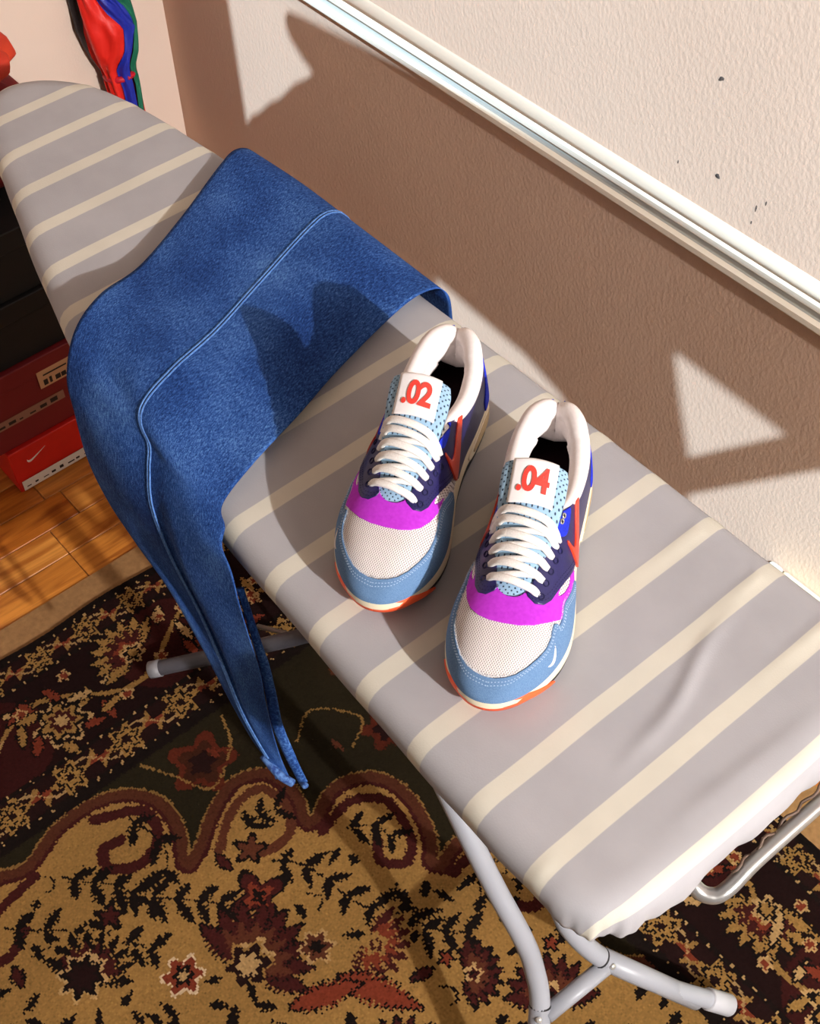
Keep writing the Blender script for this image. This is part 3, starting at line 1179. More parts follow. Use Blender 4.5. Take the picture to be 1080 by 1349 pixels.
ctrl = [
    row((-1.205, .752, .60), (-.868, .752, .60), (0, .006, 0)),
    row((-1.212, .755, .68), (-.866, .756, .68), (0, .006, 0)),
    row((-1.215, .752, .755), (-.864, .754, .755), (0, .004, 0)),
    row((-1.218, .738, .796), (-.862, .745, .796), (0, .002, .002)),
    row((-1.216, .712, .812), (-.864, .724, .812), (0, 0, .004)),
    row((-1.200, .675, .812), (-.862, .680, .814), (0, 0, .004)),
    row((-1.150, .590, .814), (-.834, .575, .814), (0, 0, .006)),
    row((-1.105, .505, .818), (-.808, .500, .814), (0, 0, .008)),
    row((-1.078, .440, .832), (-.786, .430, .814), (0, 0, .006)),
    row((-1.052, .392, .828), (-.765, .378, .812), (0, -.004, .006)),
    row3((-1.022, .358, .805), (-.878, .368, .812), (-.742, .364, .810)),
    row3((-.996, .345, .777), (-.862, .355, .800), (-.732, .352, .800)),
    row3((-.974, .336, .730), (-.845, .342, .775), (-.711, .346, .786)),
    row3((-.936, .331, .697), (-.828, .337, .742), (-.704, .344, .739)),
    row3((-.890, .330, .674), (-.812, .336, .697), (-.698, .344, .694)),
    row3((-.838, .331, .650), (-.788, .336, .648), (-.692, .345, .637)),
    row3((-.802, .333, .596), (-.762, .336, .583), (-.696, .346, .567)),
    row3((-.763, .336, .508), (-.739, .337, .507), (-.695, .347, .494)),
    row3((-.735, .338, .459), (-.711, .339, .458), (-.688, .348, .448)),
    row3((-.715, .339, .446), (-.687, .340, .438), (-.675, .349, .423)),
]
NU, NV = 61, 190
S = surf(ctrl, NU, NV)
# soft cloth undulations
vv = np.linspace(0, 1, NV)[:, None]
uu = np.linspace(0, 1, NU)[None, :]
du = np.gradient(S, axis=1)
dv_ = np.gradient(S, axis=0)
NN = np.cross(du, dv_)
NN /= np.linalg.norm(NN, axis=2)[..., None]
if NN[NV // 3, NU // 2, 2] < 0:
    NN = -NN
und = .0022 * np.sin(9 * vv + 5 * uu) * np.sin(3.1 * uu + 1) + .0014 * np.sin(26 * vv - 7 * uu)
hang = np.clip((vv - .60) / .1, 0, 1)
und = und + hang * (.003 * np.sin(2 * math.pi * (uu * 1.5 + .1) + 2 * vv) - .006 * np.exp(-((uu - .56) / .06) ** 2))
und = und - .006 * np.exp(-((vv - .475) / .016) ** 2) * np.exp(-((uu - .30) / .16) ** 2) + .004 * np.exp(-((vv - .51) / .02) ** 2) * np.exp(-((uu - .25) / .2) ** 2)
und = und * np.sin(math.pi * np.clip(uu, .0, 1)) ** .5 * (1 - np.clip((vv - .84) / .10, 0, 1))
S = S + NN * und[..., None]
# under layer of the leg
thick = .0055 + .004 * np.clip((vv - .62) / .38, 0, 1)
edge = np.clip(np.sin(math.pi * uu), 0, 1) ** .5
Lw = S - NN * (thick * edge)[..., None]
for i in range(NV):          # the under layer stays on the cover
    for k in range(NU):
        x_, y_, z_ = Lw[i, k]
        if .37 < y_ < .715 and z_ < BZ + .0025:
            Lw[i, k, 2] = BZ + .0025
V = list(S.reshape(-1, 3)) + list(Lw[:, 1:-1][:, ::-1].reshape(-1, 3))
n1, n2 = NU, NU - 2
nn = n1 + n2


def vid(i, k):
    k %= nn
    return i * n1 + k if k < n1 else NV * n1 + i * n2 + (k - n1)


Fc = [(vid(i, k), vid(i, k + 1), vid(i + 1, k + 1), vid(i + 1, k)) for i in range(NV - 1) for k in range(nn)]

dm = bpy.data.materials.new('blue_denim')
dm.use_nodes = True
t = NT(dm)
t.b.inputs['Roughness'].default_value = .9
t.b.inputs['Specular IOR Level'].default_value = .1
at_ = t.new('ShaderNodeAttribute', attribute_name='cloth_uv')
mp = t.new('ShaderNodeMapping')
mp.inputs['Scale'].default_value = (1, 1, 1)
t.link(at_.outputs['Vector'], mp.inputs['Vector'])
n1_ = t.new('ShaderNodeTexNoise')          # worn slubs, long across the leg
n1_.inputs['Scale'].default_value = 330
n1_.inputs['Detail'].default_value = 7
n1_.inputs['Roughness'].default_value = .7
m1 = t.new('ShaderNodeMapping')
m1.inputs['Scale'].default_value = (1.6, .55, 1)
m1.inputs['Rotation'].default_value = (0, 0, .5)
t.link(at_.outputs['Vector'], m1.inputs['Vector'])
t.link(m1.outputs['Vector'], n1_.inputs['Vector'])
n2_ = t.new('ShaderNodeTexNoise')
n2_.inputs['Scale'].default_value = 9
n2_.inputs['Detail'].default_value = 3
t.link(at_.outputs['Vector'], n2_.inputs['Vector'])
rp = t.new('ShaderNodeValToRGB')
rp.color_ramp.elements[0].position = .33
rp.color_ramp.elements[1].position = .72
rp.color_ramp.elements[0].color = lin(16, 38, 88)
rp.color_ramp.elements[1].color = lin(92, 132, 190)
e_ = rp.color_ramp.elements.new(.52)
e_.color = lin(40, 76, 140)
ad = t.new('ShaderNodeMath', operation='MULTIPLY_ADD')
t.link(n2_.outputs['Fac'], ad.inputs[0])
ad.inputs[1].default_value = .5
ad.inputs[2].default_value = -.26
a2 = t.new('ShaderNodeMath', operation='ADD')
n3_ = t.new('ShaderNodeTexNoise')
n3_.inputs['Scale'].default_value = 1100
n3_.inputs['Detail'].default_value = 2
m3 = t.new('ShaderNodeMapping')
m3.inputs['Scale'].default_value = (.35, 1.4, 1)
t.link(at_.outputs['Vector'], m3.inputs['Vector'])
t.link(m3.outputs['Vector'], n3_.inputs['Vector'])
mx3 = t.new('ShaderNodeMath', operation='MULTIPLY_ADD')
t.link(n3_.outputs['Fac'], mx3.inputs[0])
mx3.inputs[1].default_value = .55
mx3.inputs[2].default_value = -.275
a3 = t.new('ShaderNodeMath', operation='ADD')
t.link(n1_.outputs['Fac'], a3.inputs[0])
t.link(mx3.outputs[0], a3.inputs[1])
t.link(a3.outputs[0], a2.inputs[0])
t.link(ad.outputs[0], a2.inputs[1])
t.link(a2.outputs[0], rp.inputs['Fac'])
t.link(rp.outputs['Color'], t.b.inputs['Base Color'])
bp = t.new('ShaderNodeBump')
bp.inputs['Strength'].default_value = .4
bp.inputs['Distance'].default_value = .0012
t.link(n1_.outputs['Fac'], bp.inputs['Height'])
t.link(bp.outputs['Normal'], t.b.inputs['Normal'])

jeans = empty('jeans_leg', (-1.0, .53, BZ))
tag(jeans, 'blue denim jeans leg draped across the striped ironing board, hanging down its side', 'jeans')
JO = np.array([-1.0, .53, BZ])
leg = mesh('denim', [v - JO for v in V], Fc, dm, jeans)
len_v = np.concatenate([[0], np.cumsum(np.linalg.norm(np.diff(S[:, NU // 2], axis=0), axis=1))])
uvw = [(.32 * k / (NU - 1), len_v[i], 0) for i in range(NV) for k in range(NU)] + \
      [(.32 * (NU - 2 - k) / (NU - 1) + .4, len_v[i], 0) for i in range(NV) for k in range(NU - 2)]
ua = leg.data.attributes.new('cloth_uv', 'FLOAT_VECTOR', 'POINT')
ua.data.foreach_set('vector', np.array(uvw, np.float32).ravel())
# felled side seam: two pale ridges with a dark channel
M['seam'] = mat('denim_seam', lin(96, 140, 200), .9, noise=(400, lin(52, 92, 160), .2))
M['seam_dark'] = mat('denim_seam_shadow', lin(14, 30, 74), .9)
M['hem'] = mat('denim_hem', lin(84, 122, 178), .9, noise=(220, lin(30, 58, 120), .12), bump=(300, .5, .002))
kc = NU // 2
ac = du[:, kc] / np.linalg.norm(du[:, kc], axis=1)[:, None]
up_s = NN[:, kc]
for nm, o_, rx_, ry_, m_ in (('seam', -.0016, .0013, .0011, M['seam']), ('seam', .0022, .0012, .0010, M['seam']), ('seam_channel', .0004, .0009, .0004, M['seam_dark'])):
    P_ = S[:, kc] + ac * o_ + up_s * .0004
    V_, F_ = sweep(P_[4:-8], rx_, ry_, n=6, up=up_s[4:-8])
    mesh(nm, [v - JO for v in V_], F_, m_, jeans)
# edge of the leg's rear layer, parted from the front one by a dark gap
bk = catmull([(-.725, .358, .735), (-.712, .358, .658), (-.710, .360, .613), (-.712, .362, .554), (-.713, .363, .488), (-.696, .363, .438), (-.673, .361, .413)], 60)
wk = np.interp(np.linspace(0, 1, 60), [0, .3, .8, 1], [.004, .006, .0075, .0065])
V_, F_ = sweep(bk, wk, .0028, n=10, up=(.55, -.8, .1))
ob_ = mesh('rear_layer', [v - JO for v in V_], F_, dm, jeans)
ub_ = ob_.data.attributes.new('cloth_uv', 'FLOAT_VECTOR', 'POINT')
ub_.data.foreach_set('vector', np.array([(.7 + .002 * (k % 10), .006 * (k // 10), 0) for k in range(len(V_))], np.float32).ravel())
V_, F_ = sweep(np.array([bk[-1] + d_ for d_ in ((-.006, .002, -.001), (-.002, 0, -.001), (.003, -.001, .001), (.007, -.002, .004))]), .0040, .0032, n=10)
mesh('rear_hem', [v - JO for v in V_], F_, M['hem'], jeans)
# rolled hem at the hanging end
loop = catmull([S[-1, 1], S[-1, NU // 2], S[-1, NU - 2]], 14)
V_, F_ = sweep(loop, .0050, .0046, n=10, up=tuple(NN[-1, NU // 2]))
mesh('hem', [v - JO for v in V_], F_, M['hem'], jeans)


# ------------------------------------------------------------------ sneakers
SL = .292


def fabric(name, c1, c2, scale, contrast=.2, rough=.85, bump=.3, stretch=(1, 1, 1)):
    m = mat(name, lin(*c1), rough, spec=.2)
    t = NT(m)
    tc = t.new('ShaderNodeTexCoord')
    mp = t.new('ShaderNodeMapping')
    mp.inputs['Scale'].default_value = stretch
    t.link(tc.outputs['Object'], mp.inputs['Vector'])
    nz = t.new('ShaderNodeTexNoise')
    nz.inputs['Scale'].default_value = scale
    nz.inputs['Detail'].default_value = 4
    t.link(mp.outputs['Vector'], nz.inputs['Vector'])
    rp = t.new('ShaderNodeValToRGB')
    rp.color_ramp.elements[0].position = .5 - contrast
    rp.color_ramp.elements[1].position = .5 + contrast
    rp.color_ramp.elements[0].color = lin(*c2)
    rp.color_ramp.elements[1].color = lin(*c1)
    t.link(nz.outputs['Fac'], rp.inputs['Fac'])
    t.link(rp.outputs['Color'], t.b.inputs['Base Color'])
    bp = t.new('ShaderNodeBump')
    bp.inputs['Strength'].default_value = bump
    bp.inputs['Distance'].default_value = .0008
    t.link(nz.outputs['Fac'], bp.inputs['Height'])
    t.link(bp.outputs['Normal'], t.b.inputs['Normal'])
    return m


def dotted(name, c1, c2, sx, sy, rad, rough=.8, coord='weave_uv'):
    """woven/perforated cloth: staggered dark holes in the plane of the cloth"""
    m = mat(name, lin(*c1), rough, spec=.2)
    t = NT(m)
    at = t.new('ShaderNodeAttribute', attribute_name=coord)
    sp = t.new('ShaderNodeSeparateXYZ')
    t.link(at.outputs['Vector'], sp.inputs['Vector'])

    def math_(op, a, b=None, c=None):
        nd = t.new('ShaderNodeMath', operation=op)
        for i, v in enumerate((a, b, c)):
            if v is None:
                continue
            if isinstance(v, (int, float)):
                nd.inputs[i].default_value = v
            else:
                t.link(v, nd.inputs[i])
        return nd.outputs[0]
    ysc = math_('DIVIDE', sp.outputs['Y'], sy)
    rowi = math_('FLOOR', ysc)
    half = math_('MULTIPLY', math_('FLOORED_MODULO', rowi, 2.0), .5)
    xs_ = math_('ADD', math_('DIVIDE', sp.outputs['X'], sx), half)
    fx = math_('SUBTRACT', math_('FRACT', xs_), .5)
    fy = math_('SUBTRACT', math_('FRACT', ysc), .5)
    fx2 = math_('MULTIPLY', fx, sx)
    fy2 = math_('MULTIPLY', math_('MULTIPLY', fy, sy), .6)
    r2 = math_('SQRT', math_('ADD', math_('MULTIPLY', fx2, fx2), math_('MULTIPLY', fy2, fy2)))
    mr = t.new('ShaderNodeMapRange')
    mr.inputs['From Min'].default_value = rad * .75
    mr.inputs['From Max'].default_value = rad * 1.15
    t.link(r2, mr.inputs['Value'])
    mx = t.new('ShaderNodeMix', data_type='RGBA')
    mx.inputs['A'].default_value = lin(*c2)
    mx.inputs['B'].default_value = lin(*c1)
    t.link(mr.outputs['Result'], mx.inputs['Factor'])
    t.link(mx.outputs['Result'], t.b.inputs['Base Color'])
    bp = t.new('ShaderNodeBump')
    bp.inputs['Strength'].default_value = .5
    bp.inputs['Distance'].default_value = .0008
    t.link(mr.outputs['Result'], bp.inputs['Height'])
    t.link(bp.outputs['Normal'], t.b.inputs['Normal'])
    return m


SM = {
    'mesh': dotted('white_mesh', (232, 224, 222), (150, 138, 138), .0022, .0019, .00055),
    'denim': fabric('washed_denim', (112, 144, 180), (72, 104, 146), 1500, .26, stretch=(1.0, .35, 1)),
    'purple': fabric('magenta_suede', (192, 58, 210), (170, 40, 190), 300, .3),
    'navy': mat('navy_leather', lin(30, 27, 88), .38, noise=(160, lin(22, 19, 70), .25), bump=(420, .25, .0008), spec=.5),
    'royal': fabric('royal_blue_suede', (36, 56, 206), (24, 36, 160), 500, .25),
    'collar': mat('white_lining', lin(238, 230, 228), .75, noise=(260, lin(228, 218, 216), .3), bump=(600, .15, .0006), spec=.2),
    'inner': mat('inner_lining', lin(30, 15, 18), .95, spec=.05),
    'tongue': dotted('perforated_tongue', (150, 182, 208), (46, 62, 84), .0050, .0046, .0008),
    'label': mat('tongue_label', lin(240, 234, 234), .6),
    'red': mat('label_red', lin(226, 64, 52), .6),
    'lace': mat('white_lace', lin(244, 240, 236), .8, noise=(700, lin(226, 220, 216), .25), bump=(900, .5, .0008), spec=.2),
    'swoosh': mat('orange_red_leather', lin(214, 62, 24), .32, noise=(60, lin(196, 48, 16), .3), spec=.5),
    'mid': mat('cream_foam', lin(238, 226, 198), .55, noise=(40, lin(232, 218, 188), .3)),
    'air': mat('air_window', lin(196, 168, 122), .25, spec=.6),
    'orange': mat('orange_rubber', lin(255, 98, 52), .5),
    'black': mat('black_rubber', lin(20, 20, 24), .6),
    'metal': mat('eyelet_metal', lin(190, 186, 176), .3, metal=.8),
    'thread': mat('pale_thread', lin(170, 190, 214), .85),
    'thread_w': mat('frayed_thread', lin(226, 228, 232), .9),
    'thread_n': mat('navy_thread', lin(20, 18, 64), .8),
    'thread_p': mat('purple_thread', lin(176, 40, 190), .8),
    'hole': mat('eyelet_hole', lin(8, 8, 14), .9),
}


def I(u, xs_, ys_):
    """smooth interpolation (monotone-ish cubic through knots)"""
    xs_ = np.asarray(xs_, float)
    ys_ = np.asarray(ys_, float)
    d_ = np.gradient(ys_, xs_)
    k = np.clip(np.searchsorted(xs_, u) - 1, 0, len(xs_) - 2)
    h = xs_[k + 1] - xs_[k]
    t_ = np.clip((u - xs_[k]) / h, 0, 1)
    return (ys_[k] * (2 * t_ ** 3 - 3 * t_ ** 2 + 1) + h * d_[k] * (t_ ** 3 - 2 * t_ ** 2 + t_)
            + ys_[k + 1] * (-2 * t_ ** 3 + 3 * t_ ** 2) + h * d_[k + 1] * (t_ ** 3 - t_ ** 2))


def endcap(u, a, b, pa=2.2, pb=2.4):
    c = np.ones_like(u)
    m = u < a
    c[m] = (1 - ((a - u[m]) / a) ** pa) ** (1 / pa)
    m = u > b
    c[m] = (1 - np.clip((u[m] - b) / (1 - b), 0, 1) ** pb) ** (1 / pb)
    return c


def half_w(u, s):
    """plan half width of the midsole; s=-1 lateral, +1 medial"""
    u = np.asarray(u, float)
    latw = I(u, [0, .12, .25, .38, .5, .6, .7, .8, 1], [.0385, .041, .042, .042, .046, .051, .0545, .0545, .047])
    medw = I(u, [0, .12, .25, .38, .5, .6, .7, .8, 1], [.0375, .039, .039, .037, .040, .0465, .0515, .0530, .049])
    return np.where(s < 0, latw, medw) * endcap(u, .16, .70, 2.1, 2.1)


def cx(u):
    return .006 * np.clip((u - .6) / .4, 0, 1) ** 1.5


z_top = lambda u: I(u, [0, .15, .35, .6, .8, .92, 1], [.041, .040, .034, .028, .0255, .0265, .030])
z_bot = lambda u: I(u, [0, .1, .3, .7, .85, .95, 1], [.005, .0005, 0, 0, .003, .008, .012])
z_last = lambda u: I(u, [0, .2, .34, .42, .5, .58, .66, .74, .82, .9, .96, 1], [.122, .126, .128, .123, .1125, .099, .0855, .0745, .0655, .0575, .0515, .047])
c_line = lambda u: I(u, [0, .04, .10, .19, .28, .37, .44, .50], [.099, .0985, .092, .0805, .0785, .085, .0955, .105])


def upper_pt(u, th):
    """u 0 heel..1 toe ; th -1..1 (lateral sole .. top .. medial sole)"""
    u, th = np.broadcast_arrays(np.asarray(u, float), np.asarray(th, float))
    s = np.where(th < 0, -1, 1)
    q = (1 - np.abs(th)) * math.pi / 2          # 0 at the sole, 90 at the top
    w = half_w(u, s) * .955
    zf = z_top(u) - .003
    cap = endcap(u, 1e-9, .86, 2.2, 2.0)
    h = zf + (z_last(u) - zf) * np.maximum(cap, .02)
    a = I(u, [0, .25, .42, .55, .68, .8, 1], [.50, .55, .90, 1.12, .96, .80, .75])
    b = I(u, [0, .3, .5, .68, .85, 1], [1.0, 1.0, .95, .90, .86, .85])
    x = w * np.cos(q) ** a
    zz_ = zf + (h - zf) * np.sin(q) ** b
    lean = .20 * np.clip(1 - u / .55, 0, 1)
    x = x * (1 - lean * np.clip((zz_ - zf) / .09, 0, 1))
    y_ = u * SL + .14 * (zz_ - zf) * np.clip(1 - u / .25, 0, 1)
    return np.stack([s * x + cx(u), y_, zz_], -1)


NI, NJ = 230, 181
U1 = .5 - .5 * np.cos(np.linspace(.0, 1, NI) * math.pi)
U1 = .55 * U1 + .45 * np.linspace(0, 1, NI)
T1 = np.linspace(-1, 1, NJ)
UU, TT = np.meshgrid(U1, T1, indexing='ij')
PP = upper_pt(UU, TT)
_du = np.gradient(PP, axis=0)
_dt = np.gradient(PP, axis=1)
NNu = np.cross(_dt, _du)
NNu /= np.linalg.norm(NNu, axis=2)[..., None] + 1e-12
flipm = (NNu[NI // 2, NJ // 2, 2] < 0)
if flipm:
    NNu = -NNu
NNu[0] = NNu[1]
NNu[-1] = NNu[-2]
SS = 1 - np.abs(TT)                         # 0 sole .. 1 top
XX_ = PP[..., 0] - cx(UU)
ZZ_ = PP[..., 2]
TWX, TWY = [.0, .44, .53, .62, .70, 1], [.027, .027, .0225, .0180, .0150, .012]
tw = np.interp(UU, TWX, TWY)
thr_round = np.hypot(np.abs(XX_), np.clip((UU - .690) * SL, 0, None)) - tw
g_thr = np.maximum(thr_round, (.44 - UU) * SL)
g_col = np.maximum(c_line(np.minimum(UU, .50)) - ZZ_, (UU - .49) * SL)
g_open = np.minimum(g_thr, g_col)
WW = (TT > 0) * 1.0                          # 1 medial


def side_poly(Plat, Pmed=None, scale=.11):
    """signed distance to a polygon in (u*SL, s*scale)"""
    a_ = poly_sdf(UU * SL, SS * scale, [(p[0] * SL, p[1] * scale) for p in Plat])
    if Pmed is None:
        return a_
    b_ = poly_sdf(UU * SL, SS * scale, [(p[0] * SL, p[1] * scale) for p in Pmed])
    return np.where(TT > 0, b_, a_)


cm = lambda P, n=90: catmull(P, n, True)
# mudguard (denim) : runs round the toe and back along both sides with a stepped front
mud_lat = [(1.06, -.06), (1.06, 1.1), (.957, 1.1), (.955, .93), (.947, .76), (.932, .62), (.905, .52), (.872, .46), (.838, .43), (.805, .445), (.782, .475), (.765, .475), (.757, .43), (.760, .395),
           (.745, .375), (.72, .375), (.70, .39), (.682, .375), (.655, .32), (.62, .25), (.58, .20), (.56, .12), (.55, -.06)]
mud_med = [(1.06, -.06), (1.06, 1.1), (.957, 1.1), (.955, .93), (.947, .76), (.932, .61), (.905, .50), (.865, .43), (.82, .385), (.77, .37), (.73, .38), (.69, .39), (.65, .34),
           (.615, .26), (.58, .20), (.56, .12), (.55, -.06)]
g_mud = side_poly(mud_lat, mud_med)
# eyestay and quarter (navy)
navy_c = [(.04, -.06), (.44, -.06), (.50, .14), (.56, .25), (.605, .35), (.645, .45), (.68, .53), (.712, .59), (.735, .67), (.742, .77), (.730, .85), (.70, .90), (.64, .95), (.44, 1.1), (-.06, 1.1), (-.06, -.06)]
g_nav = side_poly(navy_c)
# purple overlay round the throat
pur_lat = [(.49, .38), (.56, .18), (.62, .14), (.70, .24), (.745, .42), (.772, .56), (.798, .72), (.812, .88), (.816, 1.06), (.64, 1.06), (.64, .6), (.605, .42)]
pur_med = [(.49, .38), (.58, .31), (.64, .34), (.70, .42), (.745, .52), (.780, .63), (.800, .75), (.812, .88), (.816, 1.06), (.64, 1.06), (.64, .6), (.605, .42)]
g_pur = side_poly(pur_lat, pur_med)
pw_lat = cm([(.565, .31), (.61, .30), (.66, .40), (.685, .50), (.645, .455), (.605, .385)], 60)        # mesh window above the purple
# royal blue heel piece low at the back and the ankle tab
roy_c = [(-.06, -.06), (.17, -.06), (.17, .08), (.13, .20), (.08, .34), (.05, .46), (.03, .62), (-.06, .62)]
g_roy = side_poly(roy_c)
tab_c = cm([(.432, .475), (.47, .455), (.51, .475), (.532, .55), (.528, .64), (.508, .70), (.465, .665), (.438, .57)], 60)
g_tab = side_poly(tab_c)
sw_p = np.stack([-(SWOOSH[:, 0]) * .235 + .405, SWOOSH[:, 1] * 1.30 + .345], 1)
g_sw = side_poly(sw_p)
a_s = .55
q_ = SWOOSH.copy()
q_[:, 1] *= 1.9
q_ = np.stack([q_[:, 0] * math.cos(a_s) - q_[:, 1] * math.sin(a_s), q_[:, 0] * math.sin(a_s) + q_[:, 1] * math.cos(a_s)], 1)
mini = np.stack([.832 - .0195 / SL * q_[:, 0], .235 + .0195 / .11 * q_[:, 1]], 1)
g_mini = side_poly(mini)


def stitch(path_ut, off, parent, material, flip, step=.0030, ln=.0011, r=.00042, name='stitching'):
    """row of thread stitches along a path given in (u, th) on the upper"""
    P = upper_pt(np.array([p[0] for p in path_ut]), np.array([p[1] for p in path_ut]))
    P2 = upper_pt(np.array([p[0] for p in path_ut]) + .002, np.array([p[1] for p in path_ut]))
    P3 = upper_pt(np.array([p[0] for p in path_ut]), np.array([p[1] for p in path_ut]) + .004)
    n_ = np.cross(P3 - P, P2 - P)
    n_ /= np.linalg.norm(n_, axis=1)[:, None] + 1e-12
    if flipm:
        n_ = -n_
    P = P + n_ * off
    seg = np.linalg.norm(np.diff(P, axis=0), axis=1)
    s_ = np.concatenate([[0], np.cumsum(seg)])
    V, Fc = [], []
    pos = 0
    while pos < s_[-1] - ln:
        a_ = np.array([np.interp(pos, s_, P[:, k]) for k in range(3)])
        b_ = np.array([np.interp(pos + ln * 1.7, s_, P[:, k]) for k in range(3)])
        nn_ = np.array([np.interp(pos, s_, n_[:, k]) for k in range(3)])
        d_ = b_ - a_
        sd = np.cross(d_, nn_)
        sd = sd / (np.linalg.norm(sd) + 1e-12) * r
        up_ = nn_ * r * 1.2
        m_ = (a_ + b_) / 2
        base = len(V)
        V += [a_, m_ + sd, m_ - sd, b_, m_ + up_]
        Fc += [(base, base + 1, base + 4), (base + 1, base + 3, base + 4), (base + 3, base + 2, base + 4), (base + 2, base, base + 4)]
        pos += step
    V = [(-v[0] * flip if flip == 1 else v[0], v[1], v[2]) for v in V] if False else V
    V = [(v[0] * flip, v[1], v[2]) for v in V]
    return mesh(name, V, Fc, material, parent)


def text_mesh(txt, size):
    c = bpy.data.curves.new('digits', 'FONT')
    c.body = txt
    c.size = size
    c.align_x = 'CENTER'
    c.align_y = 'CENTER'
    c.offset = size * .034
    c.space_character = .92
    c.resolution_u = 6
    o = bpy.data.objects.new('digits_tmp', c)
    COL.objects.link(o)
    bpy.context.view_layer.update()
    me = bpy.data.meshes.new_from_object(o.evaluated_get(bpy.context.evaluated_depsgraph_get()))
    bpy.data.objects.remove(o)
    return me


def make_shoe(loc, ang, flip, number, label):
    """flip=1: lateral side at local -x ; flip=-1 mirrors it"""
    root = empty('sneaker', loc, ang)
    tag(root, label, 'shoe', 'pair of sneakers on the ironing board')
    FX = lambda V: [(v[0] * flip, v[1], v[2]) for v in V]
    rs = random.Random(3)

    def panel(name, g, off, depth, m, uvn=False, parent=root):
        V, Fc = march(PP, NNu, g, off, depth)
        if not Fc:
            return None
        o = mesh(name, FX(V), Fc, m, parent)
        if uvn:
            a = o.data.attributes.new('weave_uv', 'FLOAT_VECTOR', 'POINT')
            a.data.foreach_set('vector', np.array([(v[0], v[1] - .6 * v[2], 0) for v in V], np.float32).ravel())
        return o
    keep = -g_open
    panel('vamp_mesh', keep, 0.0, .0015, SM['mesh'], True)
    panel('throat_overlay', np.maximum(np.maximum(g_pur, keep), -poly_sdf(UU * SL, SS * .11, [(p[0] * SL, p[1] * .11) for p in pw_lat])), .0009, .0012, SM['purple'])
    panel('eyestay', np.maximum(g_nav, keep), .0018, .0022, SM['navy'])
    panel('mudguard', np.maximum(g_mud, keep), .0016, .0018, SM['denim'])
    panel('heel_overlay', np.maximum(g_roy, keep), .0028, .0014, SM['royal'])
    tabs = {}
    for s_ in (-1, 1):
        sd_ = np.where(TT * s_ > 0, 0.0, 1.0)
        tabs[s_] = panel('ankle_tab', np.maximum(g_tab, keep) + sd_, .0030, .0016, SM['royal'])
        panel('swoosh', np.maximum(g_sw, keep) + sd_, .0034, .0020, SM['swoosh'])
    panel('toe_swoosh', np.where(TT < 0, g_mini, 1.0), .0022, .0008, SM['swoosh_w'] if 'swoosh_w' in SM else M['swoosh_w'])
    # --- inside
    keep_in = np.maximum(-np.minimum(g_open + 0, 9), (UU - .62) * SL)
    V, Fc = march(PP, NNu, keep_in, -.0045, .0)
    mesh('inner_lining', FX(V), Fc, SM['inner'], root)
    ins_u = np.linspace(.01, .75, 40)
    V = [(float(half_w(u_, -1)) * -.84 + float(cx(u_)), u_ * SL, float(z_top(u_)) + .0015) for u_ in ins_u] + \
        [(float(half_w(u_, 1)) * .84 + float(cx(u_)), u_ * SL, float(z_top(u_)) + .0015) for u_ in ins_u[::-1]]
    mesh('insole', FX(V), [tuple(range(len(V)))], SM['inner'], root, False)
    # --- padded collar running from eyelet to eyelet round the heel
    path, rr, rv_ = [], [], []

    def coll(u_, s):
        ths = np.linspace(0, 1, 240)
        pts = upper_pt(np.full(240, u_), s * ths)
        z_ = pts[:, 2]
        if u_ > .455:
            ok = np.abs(pts[:, 0] - cx(u_)) >= np.interp(u_, TWX, TWY)
        else:
            ok = z_ <= float(c_line(np.array(u_)))
        k = np.nonzero(ok)[0][0]
        return pts[k]
    us = np.concatenate([np.linspace(.575, .46, 14), np.linspace(.44, .10, 24), .10 * (1 - np.linspace(0, 1, 16)[1:]) ** 1.6])
    arm = [coll(u_, -1) for u_ in us]
    arm2 = [coll(u_, 1) for u_ in us]
    full = np.array(arm + arm2[::-1][1:])
    # smooth the path
    for _ in range(6):
        full[1:-1] = .25 * full[:-2] + .5 * full[1:-1] + .25 * full[2:]
    uall = np.concatenate([us, us[::-1][1:]])
    rad = np.interp(uall, [0, .05, .2, .36, .45, .50, .58], [.0080, .0088, .0090, .0070, .0042, .0034, .0026])
    n_mid = len(us) - 1
    arc = np.concatenate([[0], np.cumsum(np.linalg.norm(np.diff(full, axis=0), axis=1))])
    crease = np.exp(-((arc - arc[n_mid]) / .0055) ** 2)
    inward = np.stack([-(full[:, 0] - cx(uall)), .11 - full[:, 1], np.zeros(len(full))], 1)
    inward[:, 1] *= np.clip(1 - uall / .12, 0, 1)
    inward /= np.linalg.norm(inward, axis=1)[:, None] + 1e-9
    cpath = full + inward * (rad * .55)[:, None] + np.array([0, 0, -.003])
    V, Fc = sweep(cpath, rad * (1 - .10 * crease), rad * 1.35 * (1 - .25 * crease), n=18, up=(0, 0, 1))
    mesh('collar', FX(V), Fc, SM['collar'], root)
    # soft ankle padding below the collar, inside
    pin = cpath[12:-12] + inward[12:-12] * .0035 + np.array([0, 0, -.014])
    V, Fc = sweep(pin, .0055, .015, n=14, up=(0, 0, 1))
    mesh('ankle_padding', FX(V), Fc, SM['collar'], root)
    # --- midsole
    NL = 160
    uu_ = np.concatenate([.5 - .5 * np.cos(np.linspace(0, 1, NL) * math.pi)])
    lev = [(0.0, .90), (.06, .955), (.25, 1.0), (.5, 1.005), (.8, .985), (.95, .965), (1.0, .95)]
    V, Fc = [], []
    ring_n = 2 * NL - 2
